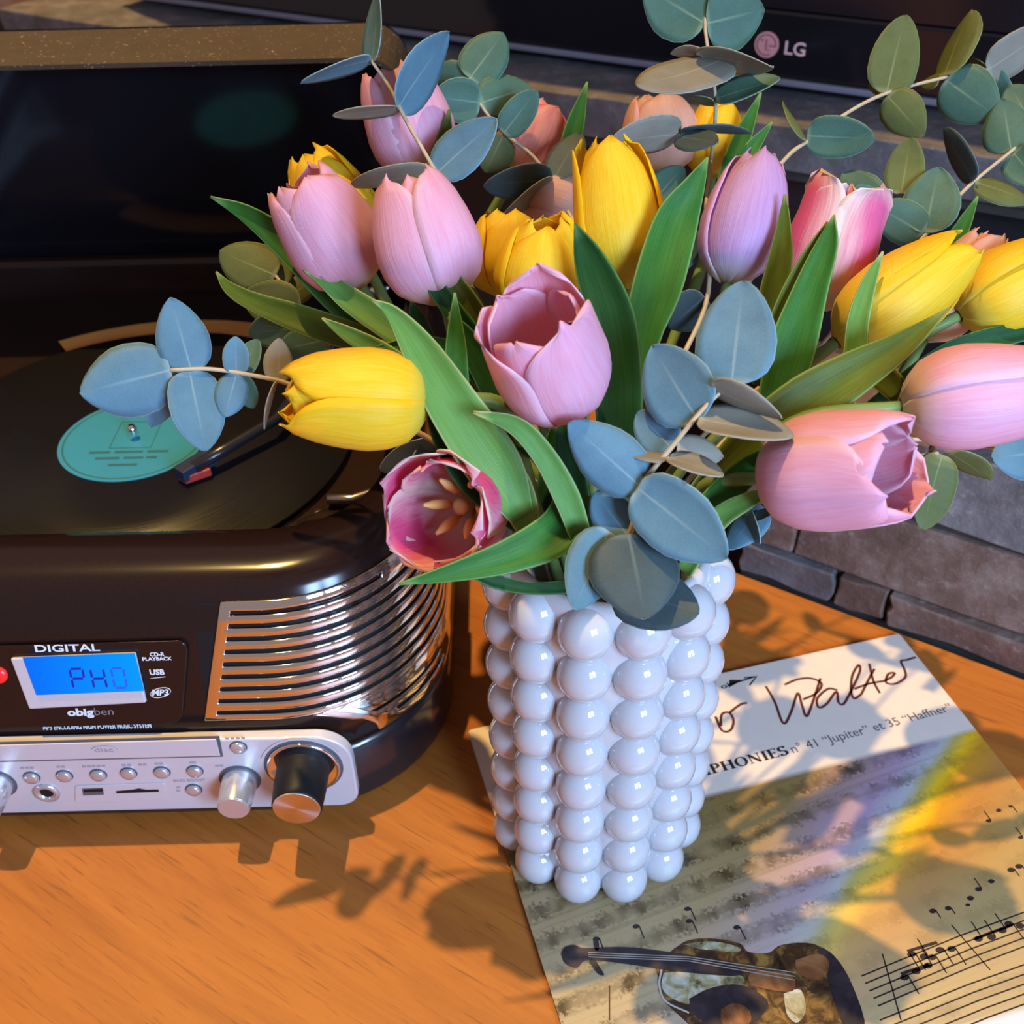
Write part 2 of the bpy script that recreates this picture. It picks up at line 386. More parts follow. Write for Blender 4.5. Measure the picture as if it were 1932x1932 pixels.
V, F = join(parts); mesh_obj('logo_face', place(V, lc, TE, UZ, TN, .0015), F, dk, tv, smooth=False)
V, F = text_mesh('LG', 1, .02); hh = max(v.y for v in V); s = (on_tv(1478, 82)-on_tv(1478, 107)).length/hh*1.0
mesh_obj('logo_letters', place([(v.x*s*1.05, v.y*s, 0) for v in V], on_tv(1478, 101), TE, UZ, TN, .0008), F, plain('logo_white', (.70, .42, .40), .4, var=.05), tv, smooth=False)

# ------------------------------------------------------------------ record sleeve lying on the table
SA = .2552
sleeve = empty('record_sleeve', (-.0773, .0731, 0), SA, label='printed cardboard record sleeve lying flat under the white vase', cat='record sleeve')
S1 = Vector((math.cos(SA), math.sin(SA), 0)); S2 = Vector((math.sin(SA), -math.cos(SA), 0)); ST = Vector((-.0773, .0731, .003))
def ab(px, py): v = at_z(px, py, .003)-ST; return (v.dot(S1), -v.dot(S2))          # sleeve's own x, y (y up the cover)
def cover_mat():
    n = NT('sleeve_cover_print'); o = n.sep('Object'); x, y = o[0], o[1]
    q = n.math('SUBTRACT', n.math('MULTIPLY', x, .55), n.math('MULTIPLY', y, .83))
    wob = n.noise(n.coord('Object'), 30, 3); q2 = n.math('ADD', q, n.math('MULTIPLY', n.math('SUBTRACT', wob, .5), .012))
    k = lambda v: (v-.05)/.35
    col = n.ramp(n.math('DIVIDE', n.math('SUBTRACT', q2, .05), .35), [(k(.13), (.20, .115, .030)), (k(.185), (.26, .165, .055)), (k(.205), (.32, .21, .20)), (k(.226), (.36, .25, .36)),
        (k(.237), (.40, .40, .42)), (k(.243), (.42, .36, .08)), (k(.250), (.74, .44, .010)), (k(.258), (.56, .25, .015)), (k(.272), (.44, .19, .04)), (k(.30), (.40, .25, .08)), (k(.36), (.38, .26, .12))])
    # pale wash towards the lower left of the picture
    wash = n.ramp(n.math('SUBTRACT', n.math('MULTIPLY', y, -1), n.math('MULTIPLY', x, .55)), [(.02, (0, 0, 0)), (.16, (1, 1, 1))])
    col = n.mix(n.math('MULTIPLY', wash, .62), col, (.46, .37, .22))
    # rows of blurred handwritten notes
    row = n.n('ShaderNodeTexWave', wave_type='BANDS', bands_direction='Y'); n.l(n.coord('Object', (1, 1, 1), (0, 0, -.10)), row.inputs['Vector']); row.inputs['Scale'].default_value = 17; row.inputs['Distortion'].default_value = 2.5; row.inputs['Detail Scale'].default_value = 30
    nt = n.noise(n.coord('Object', (75, 45, 1), (0, 0, -.1)), 1, 1.5, .5)
    blur = n.math('MULTIPLY', n.ramp(row.outputs['Fac'], [(.30, (0, 0, 0)), (.90, (1, 1, 1))]), n.ramp(nt, [(.30, (0, 0, 0)), (.68, (1, 1, 1))]))
    far = n.ramp(q, [(.20, (1, 1, 1)), (.26, (.25, .25, .25))])
    col = n.mix(n.math('MULTIPLY', n.math('MULTIPLY', blur, far), .95), col, (.035, .020, .006))
    lines = n.noise(n.coord('Object', (3, 240, 1), (0, 0, -.1)), 1, 2)
    col = n.mix(n.math('MULTIPLY', n.math('MULTIPLY', n.ramp(lines, [(.5, (0, 0, 0)), (.62, (1, 1, 1))]), far), .35), col, (.16, .12, .06))
    white = n.ramp(n.math('ADD', n.math('MULTIPLY', y, 1.0), .5), [(.4063, (0, 0, 0)), (.4066, (1, 1, 1))])
    low = n.ramp(n.math('ADD', n.math('MULTIPLY', y, 1.0), .5), [(.2385, (1, 1, 1)), (.2390, (0, 0, 0))])
    paper = n.mix(n.noise(n.coord('Object'), 90, 3), (.66, .55, .48), (.71, .60, .52))
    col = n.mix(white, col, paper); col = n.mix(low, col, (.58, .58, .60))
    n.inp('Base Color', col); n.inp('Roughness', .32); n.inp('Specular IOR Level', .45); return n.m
P = rrect(0, .315, -.315, 0, .002, 2)
V = [(x, y, 0.0002) for x, y in P]+[(x, y, .003) for x, y in P]; m = len(P)
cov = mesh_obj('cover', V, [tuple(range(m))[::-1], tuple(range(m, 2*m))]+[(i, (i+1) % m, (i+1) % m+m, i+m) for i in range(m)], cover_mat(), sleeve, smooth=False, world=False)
M_INK = plain('printed_black', (.020, .014, .016), .4); M_PEN = plain('brown_red_ink', (.10, .016, .014), .4)
M_GREYINK = plain('printed_grey', (.09, .08, .085), .4)
def decal(name, parts, mat, h=.00012):
    V, F = join(parts); return mesh_obj(name, [(v[0], v[1], .003+h+(v[2] if len(v) > 2 else 0)) for v in V], F, mat, cov, smooth=False, world=False)
def sp(pts, n=None):
    Q = [ab(*p) for p in pts]; Q = [(a_, b_) for a_, b_ in Q]
    return [tuple(p[:2]) for p in catmull([(a_, b_, 0) for a_, b_ in Q], n or len(Q)*6)]
pen = [[(1445,1295),(1462,1325),(1478,1365),(1492,1345),(1505,1308),(1513,1330),(1522,1352),(1535,1320),(1548,1280)],
       [(1480,1292),(1505,1282),(1530,1280),(1550,1290),(1540,1308),(1515,1320)],
       [(1580,1302),(1562,1300),(1542,1318),(1545,1335),(1560,1328),(1578,1305),(1582,1325),(1592,1328),(1605,1305),(1622,1268),(1620,1255),(1608,1275),(1606,1305),(1612,1318),(1625,1310)],
       [(1625,1310),(1640,1280),(1650,1262)],[(1640,1252),(1648,1285),(1660,1308)],[(1612,1300),(1640,1290),(1668,1285)],
       [(1668,1285),(1682,1278),(1688,1270),(1676,1272),(1672,1288),(1690,1290),(1708,1278),(1706,1262),(1700,1248),(1712,1245),(1728,1240)]]
pen2 = [[(1350,1352),(1362,1378),(1378,1378),(1384,1360),(1376,1345),(1362,1348),(1360,1370)],[(1376,1345),(1396,1330),(1410,1326)]]
decal('signature', [stroke(sp(p), .0017) for p in pen+pen2], M_PEN)
def linetext(s, pxy0, pxy1, hpx, bold, mat, name, shear=0):
    V, F = text_mesh(s, 1, bold, shear=shear); x0, y0 = ab(*pxy0); x1, y1 = ab(*pxy1); L = math.hypot(x1-x0, y1-y0); an = math.atan2(y1-y0, x1-x0)
    xs = [v.x for v in V]; wid = max(xs)-min(xs); mx = min(xs); hgt = max(v.y for v in V); ks = L/wid; ky = hpx/hgt
    Q = []
    for v in V:
        X = (v.x-mx)*ks; Yv = v.y*ky; Q.append((x0+X*math.cos(an)-Yv*math.sin(an), y0+X*math.sin(an)+Yv*math.cos(an), 0))
    decal(name, [(Q, F)], mat)
TK, TH, SF = .20, .07, .06
def bar2(x0, y0, x1, y1, w_): return stroke([(x0, y0), (x1, y1)], w_)
def serif(x, y, half=.17): return bar2(x-half, y+(SF/2 if y < .5 else -SF/2), x+half, y+(SF/2 if y < .5 else -SF/2), SF)
def arc2(cx, cy, rx, ry, a0, a1, f, n_=18):
    T_ = np.linspace(math.radians(a0), math.radians(a1), n_); return stroke([(cx+rx*math.cos(t), cy+ry*math.sin(t)) for t in T_], [f(t) for t in T_])
side = lambda t: TH+(TK-TH)*abs(math.cos(t))**1.3
GLY = {
 'I': (.40, [bar2(.2, 0, .2, 1, TK), serif(.2, 0), serif(.2, 1)]),
 'H': (.92, [bar2(.2, 0, .2, 1, TK), bar2(.72, 0, .72, 1, TK), bar2(.2, .52, .72, .52, TH), serif(.2, 0), serif(.2, 1), serif(.72, 0), serif(.72, 1)]),
 'E': (.72, [bar2(.2, 0, .2, 1, TK), serif(.2, 0), serif(.2, 1), bar2(.2, .03, .66, .03, SF), bar2(.2, .97, .62, .97, SF), bar2(.2, .52, .5, .52, SF), bar2(.64, 0, .66, .22, TH), bar2(.60, 1, .61, .80, TH), bar2(.5, .42, .5, .62, TH)]),
 'N': (.94, [bar2(.17, 0, .17, 1, TH), bar2(.74, 0, .74, 1, TH), bar2(.17, .98, .74, .02, TK), serif(.17, 0, .13), serif(.14, 1, .13), serif(.74, 1, .14)]),
 'P': (.72, [bar2(.2, 0, .2, 1, TK), serif(.2, 0), serif(.2, 1), arc2(.34, .735, .26, .235, -90, 90, side), bar2(.2, .97, .34, .97, TH), bar2(.2, .50, .34, .50, TH)]),
 'O': (.90, [arc2(.45, .5, .33, .47, 0, 360, side, 36)]),
 'S': (.62, [arc2(.31, .735, .20, .235, 20, 270, side), arc2(.31, .265, .22, .235, 90, -160, side), bar2(.51, .78, .51, 1, TH), bar2(.09, .0, .09, .24, TH)]),
 'Y': (.80, [bar2(.12, .98, .40, .45, TK), bar2(.68, .98, .40, .45, TH), bar2(.40, 0, .40, .5, TK), serif(.40, 0), serif(.12, 1, .15), serif(.68, 1, .13)]),
 'M': (1.1, [bar2(.17, 0, .17, 1, TH), bar2(.90, 0, .90, 1, TK), bar2(.17, .98, .53, .05, TK), bar2(.90, .98, .53, .05, TH), serif(.17, 0, .13), serif(.14, 1, .13), serif(.90, 0), serif(.93, 1, .14)])}
def title(word, p0, p1, hgt):
    x0, y0 = ab(*p0); x1, y1 = ab(*p1); L = math.hypot(x1-x0, y1-y0); c_, s_ = (x1-x0)/L, (y1-y0)/L; tot = sum(GLY[ch][0] for ch in word); kx = L/tot; X = 0
    for ch in word:
        wv, prt = GLY[ch]; V_, F_ = join(prt); Q = []
        for v in V_:
            gx, gy = (X+v[0])*kx, v[1]*hgt; Q.append((x0+gx*c_-gy*s_, y0+gx*s_+gy*c_, 0))
        decal('title_letter', [(Q, F_)], M_INK); X += wv
title('SYMPHONIES', (1272, 1479), (1490, 1423), .0072)
def bars(x, y, dx, n, h): pass
linetext('n° 41 \u201cJupiter\u201d et 35 \u201cHaffner\u201d', (1497, 1421), (1800, 1340), .0068, .0, M_GREYINK, 'title_lettering', .0)
decal('arrow', [stroke([ab(1376, 1292), ab(1424, 1277)], .0012), stroke([ab(1404, 1279), ab(1428, 1276), ab(1414, 1293)], .0012),
    ([ab(1376, 1283)+(0,), ab(1402, 1283)+(0,), ab(1376, 1297)+(0,)], [(0, 1, 2)])], M_INK)
linetext('ol', (1362, 1300), (1378, 1296), .004, .02, M_INK, 'arrow_lettering')
# staves and notes, lower right
ST_ = []; NT_ = []
def staff(p0, p1, gap, n=5, wid=.0007):
    x0, y0 = ab(*p0); x1, y1 = ab(*p1)
    for k in range(n): ST_.append(stroke([(x0, y0-gap*k), ((x0+x1)/2, (y0+y1)/2-gap*k+.001), (min(x1, .314), y1-gap*k)], wid))
staff((1625, 1842), (1990, 1700), .0042); staff((1660, 1925), (1990, 1800), .0045)
for p0, p1 in (((1795, 1745), (1868, 1830)), ((1665, 1800), (1700, 1925)), ((1150, 1860), (1150, 1925))): ST_.append(stroke([ab(*p0), ab(*p1)], .0007))
for q_ in ST_: decal('printed_stave_line', [q_], M_INK)
rn = random.Random(3)
def note(px, py, s=.0032, stem=-.012):
    x, y = ab(px, py); NT_.append(([(x+s*math.cos(t)*.9, y+s*math.sin(t)*.6, 0) for t in np.linspace(0, 2*math.pi, 9, endpoint=False)], [tuple(range(9))]))
    if stem: NT_[-1] = join([NT_[-1], stroke([(x+s*.8, y), (x+s*.8, y-stem)], .0007)])
for px, py in ((1722,1800),(1740,1805),(1758,1802),(1775,1795),(1795,1790),(1845,1775),(1868,1768),(1890,1760),(1905,1748),(1925,1745),(1705,1840),(1727,1832),(1748,1826)): note(px+rn.uniform(-4, 4), py+rn.uniform(-5, 5), .0028, rn.choice((-.010, .010)))
for px, py in ((1760,1722),(1790,1710),(1830,1690),(1842,1672),(1868,1665),(1905,1645),(1925,1640),(1870,1545),(1890,1530),(1912,1520),(1925,1575),(1820,1710)): note(px+rn.uniform(-6, 6), py+rn.uniform(-6, 6), rn.uniform(.0014, .0028), rn.choice((0, -.007, .005, .004)))
for px, py in ((1125,1772),(1200,1748),(1297,1715),(1300,1738),(1390,1750)): note(px, py, .0022, .008)
for x0, y0, x1, y1 in ((1712, 1795, 1768, 1778), (1838, 1772, 1910, 1745), (1700, 1838, 1752, 1820)): NT_.append(stroke([ab(x0, y0), ab(x1, y1)], .0016))
for q_ in NT_: decal('printed_note', [q_], M_INK)
# printed violin
def poly(name, pts, mat, h, smooth_n=None):
    Q = sp(pts+[pts[0]], smooth_n or len(pts)*4)[:-1]
    bm = bmesh.new(); vs_ = [bm.verts.new((p[0], p[1], 0)) for p in Q]; bm.faces.new(vs_); bmesh.ops.triangulate(bm, faces=bm.faces[:])
    V = [tuple(v.co) for v in bm.verts]; bm.verts.index_update(); F = [tuple(v.index for v in f.verts) for f in bm.faces]; bm.free()
    F = [f if (V[f[1]][0]-V[f[0]][0])*(V[f[2]][1]-V[f[0]][1])-(V[f[1]][1]-V[f[0]][1])*(V[f[2]][0]-V[f[0]][0]) > 0 else f[::-1] for f in F]
    return decal(name, [(V, F)], mat, h)
def art_mat(name, a, b, c, sc=60):
    n = NT(name); f = n.noise(n.coord('Object'), sc, 5, .6, .8); n.inp('Base Color', n.ramp(f, [(.32, a), (.5, b), (.68, c)])); n.inp('Roughness', .35); return n.m
M_VB = art_mat('print_violin_body', (.008, .005, .004), (.06, .026, .009), (.24, .13, .03), 120)
M_VW = art_mat('print_violin_pale', (.04, .026, .008), (.30, .26, .13), (.46, .46, .42), 110)
M_VD = art_mat('print_violin_dark', (.008, .006, .006), (.018, .014, .02), (.05, .03, .03))
M_VR = art_mat('print_violin_red', (.045, .014, .007), (.15, .050, .018), (.26, .11, .04))
poly('printed_violin_body', [(1272,1790),(1300,1774),(1345,1771),(1395,1780),(1412,1796),(1450,1798),(1475,1783),(1530,1780),(1572,1802),(1604,1850),(1630,1932),(1650,1990),(1520,2030),(1360,1975),(1280,1915),(1248,1880),(1245,1850),(1238,1822)], M_VB, .00012)
poly('printed_violin_belly', [(1252,1836),(1330,1830),(1400,1842),(1395,1870),(1350,1885),(1300,1895),(1262,1880),(1248,1860)], M_VW, .0002)
poly('printed_violin_belly', [(1290,1782),(1340,1776),(1390,1786),(1392,1796),(1330,1792)], M_VW, .0002)
poly('printed_violin_shade', [(1300,1885),(1340,1865),(1395,1858),(1440,1880),(1448,1900),(1420,1930),(1370,1940),(1330,1930),(1305,1908)], M_VD, .00028)
poly('printed_violin_chinrest', [(1360,1905),(1385,1893),(1412,1905),(1415,1930),(1385,1945),(1362,1930)], M_VR, .00036)
poly('printed_violin_tailpiece', [(1415,1832),(1480,1835),(1500,1852),(1490,1872),(1425,1862),(1412,1848)], M_VR, .00036)
poly('printed_violin_patch', [(1500,1812),(1540,1800),(1562,1812),(1560,1838),(1535,1850),(1505,1835)], M_VR, .00036)
poly('printed_violin_patch', [(1478,1875),(1510,1868),(1520,1905),(1505,1930),(1485,1915)], M_VW, .00036)
poly('printed_violin_rim', [(1540,1785),(1572,1802),(1604,1850),(1632,1935),(1600,1950),(1575,1890),(1556,1830)], M_VD, .0003)
poly('printed_violin_neck', [(1059,1800),(1066,1788),(1085,1784),(1105,1790),(1180,1788),(1260,1797),(1345,1812),(1395,1826),(1390,1842),(1300,1836),(1240,1828),(1140,1814),(1105,1812),(1088,1826),(1066,1818)], M_VD, .00044)
poly('printed_violin_peg', [(1112,1815),(1122,1812),(1132,1826),(1140,1840),(1128,1838)], M_VD, .00044)
poly('printed_violin_peg', [(1120,1772),(1128,1770),(1130,1792),(1122,1792)], M_VD, .00044)
decal('printed_strings', [stroke([ab(1110, 1798+k*4), ab(1300, 1806+k*4), ab(1500, 1836+k*7)], .0005) for k in range(3)], plain('print_string', (.30, .26, .22), .4), .0005)
decal('printed_strings', [stroke(sp([(1248, 1830), (1244, 1860), (1256, 1890), (1300, 1912)]), .0010)], plain('print_rim_light', (.40, .38, .34), .4), .0005)

# ------------------------------------------------------------------ vase
n = NT('white_glazed_ceramic'); f = n.noise(n.coord(), 30, 2)
n.inp('Base Color', n.mix(f, (.46, .45, .475), (.50, .49, .51))); n.inp('Roughness', .09); n.inp('Specular IOR Level', .55); n.inp('Coat Weight', .5); n.inp('Coat Roughness', .03)
n.inp('Subsurface Weight', .12); n.inp('Subsurface Radius', (.006, .005, .005)); n.inp('Subsurface Scale', .5); M_CER = n.m
RB, DB, ZB, PH = .0505, .0272, .0166, -.0097
vase = empty('bubble_vase', (0, 0, .0032), label='glossy white ceramic vase covered in columns of round bubbles', cat='vase')
prof = [(.001, .0036), (.040, .0036), (.0475, .006), (.0508, .012), (.0510, .212), (.0508, .2180), (.0490, .2225), (.0462, .2235), (.0438, .221), (.0432, .212), (.0430, .02), (.039, .013), (.001, .012)]
V, F = lathe(prof, 64, capb=False, capt=False); mesh_obj('body', V, F, M_CER, vase)
V, F = lathe([(math.sin(math.radians(a_)), -math.cos(math.radians(a_))) for a_ in (1, 12, 24, 36, 48, 60, 72, 84, 96, 108, 120, 132, 144, 156, 168, 179)], 24)
V = [(v.x*.0130, v.y*.0133, v.z*.0147) for v in V]
bead0 = None
for c in range(12):
    an = -math.pi/2+PH+(c-1.5)*math.pi/6
    for r in range(8):
        loc = Vector(((RB-.0014)*math.cos(an), (RB-.0014)*math.sin(an), ZB+r*DB))-Vector((0, 0, .0032))
        if bead0 is None:
            bead0 = mesh_obj('bead', V, F, M_CER, vase, world=False); bead0.location = loc; bead0.rotation_euler = (0, 0, an)
        else: copy_obj(bead0, vase, loc, (0, 0, an))

# ------------------------------------------------------------------ retro music system
SYS = empty('retro_music_system', (-.305, .235, 0), label='black and chrome retro record player and radio with open lid', cat='record player')
n = NT('dark_brown_lacquer'); f = n.noise(n.coord(), 900, 2); n.inp('Base Color', n.mix(f, (.010, .0045, .0045), (.020, .009, .008))); n.inp('Roughness', .17); n.inp('Specular IOR Level', .4); M_BROWN = n.m
M_BLACK = plain('black_plastic', (.012, .011, .014), .22, coat=.3)
M_MATTE = plain('matte_black', (.008, .008, .009), .5, spec=.25)
n = NT('chrome'); n.inp('Base Color', (.86, .86, .88, 1)); n.inp('Metallic', 1.); n.inp('Roughness', .05); M_CHROME = n.m
M_SILVER = plain('silver_plastic', (.62, .57, .60), .36, .25, var=.04, scale=400)
M_SILVK = plain('silver_knob', (.62, .61, .64), .22, .7, var=.03)
M_PRINT = plain('panel_print', (.34, .30, .32), .5); M_WPRINT = plain('white_print', (.72, .72, .76), .5)
X0, X1, Y0, Y1, RC = -.580, -.088, .013, .470, .096
def outline(iy, ix, rc, n=10, nl=14):
    x0, x1, y0, y1 = X0+ix, X1-ix, Y0+iy, Y1-iy*.3; P = []; RC_ = rc
    for cx, cy, a0, rc in ((x1-RC_, y0+RC_, -90, RC_), (x1-.05, y1-.05, 0, .05), (x0+.05, y1-.05, 90, .05), (x0+RC_, y0+RC_, 180, RC_)):
        for k in range(n+1):
            a_ = math.radians(a0+90*k/n); P.append((cx+rc*math.cos(a_), cy+rc*math.sin(a_)))
    return P
def loft(levels, capb=False, capt=False, RC=RC):
    V = []; m = None
    for z, iy in levels:
        P = outline(iy, iy*.48, max(RC-iy*.45, .02)); m = len(P); V += [(x, y, z) for x, y in P]
    F = grid_faces(m, len(levels), True)
    if capb: F.append(tuple(range(m))[::-1])
    if capt: F.append(tuple(range((len(levels)-1)*m, len(levels)*m)))
    return V, F
mesh_obj('plinth', *loft([(.0006, .006), (.003, .001), (.006, 0), (.044, 0), (.0485, .002), (.0503, .006), (.0503, .05)], True, True, .094), M_BLACK, SYS)
BODY = [(.0505, .0015), (.075, .0025), (.10, .0090), (.13, .0180), (.148, .0235), (.156, .0275), (.162, .033), (.1655, .041), (.167, .052), (.1668, .064), (.1645, .073), (.160, .077), (.132, .079), (.1315, .0795)]
mesh_obj('body', *loft(BODY, True, True), M_BROWN, SYS)
def inset(z): return float(np.interp(z, [b[0] for b in BODY[:9]], [b[1] for b in BODY[:9]]))
def skin(q, z, off):
    """point on the body's outer skin: q metres along front (from x=-.30), round the right corner, along the side"""
    iy = inset(z); ix = iy*.48; rc = RC-iy*.45; x1 = X1-ix; y0 = Y0+iy
    Lf = (x1-rc)+.30
    if q <= Lf: return Vector((-.30+q, y0-off, z))
    q -= Lf; La = rc*math.pi/2
    if q <= La:
        a_ = -math.pi/2+q/rc; return Vector((x1-rc+(rc+off)*math.cos(a_), y0+rc+(rc+off)*math.sin(a_), z))
    return Vector((x1+off, y0+rc+q-La, z))
# speaker grille with slots cut through
def grille():
    NQ = 72; ql = lambda z: .078+(z-.083)*(.095-.078)/.068; qr = .318
    rows = []                                             # (z0, z1, slot?)
    zt = .1535; z = .0825; rows.append((.0825, .0862, None))
    z = .0862; k = 0
    while k < 9:
        rows.append((z, z+.0026, k)); rows.append((z+.0026, z+.0074, None)); z += .0074; k += 1
    zs = [rows[0][0]]+[r[1] for r in rows]; scale = (zt-.0825)/(zs[-1]-.0825); zs = [.0825+(q-.0825)*scale for q in zs]
    V = []
    for zi in zs:
        for i in range(NQ+1): V.append(skin(ql(zi)+(qr-ql(zi))*i/NQ, zi, .0022))
    F = []
    for j, r in enumerate(rows):
        for i in range(NQ):
            if r[2] is not None:
                hi = 66 if r[2] != 8 else 30
                if 2 <= i < hi: continue
            if j in (0, len(rows)-1) and i == 0: pass
            a_ = j*(NQ+1)+i; F.append((a_, a_+1, a_+NQ+2, a_+NQ+1))
    # the apron that dips beside the silver panel
    zs2 = [.0535, .0600, .0628, .0690, .0718, .0825]; b = len(V); m = 44
    qa = lambda z: float(np.interp(z, [.0535, .0600, .0628, .0690, .0718, .0825], [.176, .174, .172, .166, .160, .138]))
    for zi in zs2:
        for i in range(m): V.append(skin(qa(zi)+(qr-qa(zi))*i/(m-1), zi, .0022))
    for j in range(len(zs2)-1):
        for i in range(m-1):
            if j in (1, 3) and 5-2*(j == 3) <= i < 20: continue
            a_ = b+j*m+i; F.append((a_, a_+1, a_+m+1, a_+m))
    o = mesh_obj('speaker_grille', V, F, M_CHROME, SYS)
    bm = bmesh.new(); bm.from_mesh(o.data); bmesh.ops.remove_doubles(bm, verts=bm.verts, dist=2e-5); bmesh.ops.recalc_face_normals(bm, faces=bm.faces); bm.to_mesh(o.data); bm.free()
    m_ = o.modifiers.new('solid', 'SOLIDIFY'); m_.thickness = .0019; m_.offset = -1
    m_ = o.modifiers.new('bevel', 'BEVEL'); m_.width = .0007; m_.segments = 2; m_.limit_method = 'ANGLE'
    o['label'] = 'chrome slotted speaker grille wrapping the corner'
    return o
grille()
_V = [skin(.08+.225*i/40, z, .0002) for z in (.054, .083, .105, .13, .152) for i in range(41)]
mesh_obj('speaker_cloth', _V, grid_faces(41, 5), M_MATTE, SYS)
# front brown slope: plane through the body front between z .075 and .15
FN = Vector((0, -1, .2818)).normalized(); FPT = Vector((-.3, .0150, .075)); FUX = Vector((1, 0, 0)); FUZ = Vector((0, .2818, 1)).normalized()
def fs(px, py, off=0.0): return at_plane(px, py, FPT+FN*off, FN)
def slab_fs(name, pts, off, th, mat, bevel=0, parent=None):
    return mesh_obj(name, *prism([fs(*p, off) for p in pts], FN, th), mat, parent or SYS, bevel=bevel, smooth=bool(bevel))
def rr_px(x0, x1, y0, y1, r, skew=0): return [(x+(y-y0)*skew, y) for x, y in rrect(x0, x1, y0, y1, r, 5)]
dpan = slab_fs('display_panel', [(x-(y-1205)*.08, y-(x-355)*.028) for x, y in rr_px(-180, 358, 1205, 1362, 22)], .0002, .0022, M_BROWN, .0015)
slab_fs('lcd_bezel', [(22, 1238), (258, 1228), (279, 1322), (58, 1334)], .0025, .0028, M_SILVER, .0012, dpan)
n = NT('lcd_blue'); o_ = n.sep('Object'); g_ = n.noise(n.coord('Object'), 30, 2)
hx = n.ramp(n.math('ADD', n.math('MULTIPLY', o_[0], 9), .25), [(0, (.0, .10, .95)), (.8, (.0, .34, 1.0))])
n.inp('Base Color', (.0, .01, .03, 1)); n.inp('Specular IOR Level', .08); n.l(hx, n.b.inputs['Emission Color']); n.inp('Emission Strength', .85); n.inp('Roughness', .06); M_LCD = n.m
lcd = slab_fs('lcd_screen', [(43, 1240), (254, 1232), (272, 1303), (69, 1311)], .0054, .0004, M_LCD, 0, dpan)
M_SEG = plain('lcd_segment', (.006, .01, .16), .4, emit=(.0, .01, .5), es=.35)
def seg7(x, y, w_, h_, on, mat, g=2.2, tk=4.2):
    """seven segment digit in pixel space: top-left x,y"""
    sk = .22; P_ = lambda u, v: (x+u*w_+sk*v*h_, y+v*h_-.02*u*w_)
    S = {'a': ((0, 0), (1, 0)), 'g': ((0, .5), (1, .5)), 'd': ((0, 1), (1, 1)), 'f': ((0, 0), (0, .5)), 'b': ((1, 0), (1, .5)), 'e': ((0, .5), (0, 1)), 'c': ((1, .5), (1, 1))}
    for k in on:
        (u0, v0), (u1, v1) = S[k]; a_, b_ = P_(u0, v0), P_(u1, v1); L = math.hypot(b_[0]-a_[0], b_[1]-a_[1]); d = ((b_[0]-a_[0])/L, (b_[1]-a_[1])/L)
        a_ = (a_[0]+d[0]*g, a_[1]+d[1]*g); b_ = (b_[0]-d[0]*g, b_[1]-d[1]*g); nx, ny = -d[1]*tk/2, d[0]*tk/2
        slab_fs('lcd_segment', [(a_[0]+nx, a_[1]+ny), (b_[0]+nx, b_[1]+ny), (b_[0]-nx, b_[1]-ny), (a_[0]-nx, a_[1]-ny)], .00585, .0001, mat, 0, dpan)
seg7(131, 1262, 24, 37, 'abgfe', M_SEG); seg7(170, 1262, 24, 37, 'bgfce', M_SEG); seg7(209, 1261, 23, 37, 'abcdef', plain('lcd_segment_faint', (.01, .05, .35), .4, emit=(.0, .10, .75), es=.5))
def fs_text(s, px, py, hpx, wpx, mat, bold=.0, off=.0026, slope=-.02, name='lettering', align='C', parent=None, shear=0):
    V, F = text_mesh(s, 1, bold, shear=shear); xs = [v.x for v in V]; mx, wx = min(xs), max(xs)-min(xs); hy = max(v.y for v in V)
    o = fs(px-wpx/2, py-slope*-wpx/2 if False else py-slope*wpx/2, off); e = fs(px+wpx/2, py+slope*wpx/2, off); t = fs(px-wpx/2, py-hpx, off)
    ux = (e-o); uy = FUZ*abs((t-o).dot(FUZ))
    mesh_obj(name, [o+ux*((v.x-mx)/wx)+uy*(v.y/hy) for v in V], F, mat, parent or dpan, smooth=False)
fs_text('DIGITAL', 128, 1229, 12, 122, M_WPRINT, .02)
fs_text('CD-R', 297, 1238, 7, 28, M_WPRINT, .03); fs_text('PLAYBACK', 297, 1246, 6, 56, M_WPRINT, .03)
fs_text('USB', 297, 1273, 10, 28, M_WPRINT, .03); fs_text('MP3', 303, 1312, 11, 32, M_WPRINT, .03, shear=.2)
eo = [fs(303+19*math.cos(t), 1307-9*math.sin(t)-math.cos(t)*3, .0026) for t in np.linspace(math.radians(-20), math.radians(330), 26)]
mesh_obj('emblem_swoosh', *tube(eo, .00022, 4), M_WPRINT, dpan)
mesh_obj('emblem_line', *tube([fs(284, 1280, .0026), fs(312, 1277, .0026)], .0002, 4), M_WPRINT, dpan)
fs_text('obig', 153, 1350, 13, 50, M_WPRINT, .04); fs_text('ben', 197, 1349, 13, 36, plain('grey_print', (.22, .19, .20), .5), .0)
fs_text('MP3 ENCODING HIGH POWER MUSIC SYSTEM', 184, 1375, 6.5, 204, M_WPRINT, .03, .0006, parent=SYS)
V, F = lathe([(.0052, 0), (.0052, .0015), (.003, .0026)], 18, fs(-2, 1272, .002), FN); mesh_obj('indicator_lamp', V, F, plain('red_lamp', (.55, .02, .02), .3, emit=(1, .02, .01), es=.35), dpan)
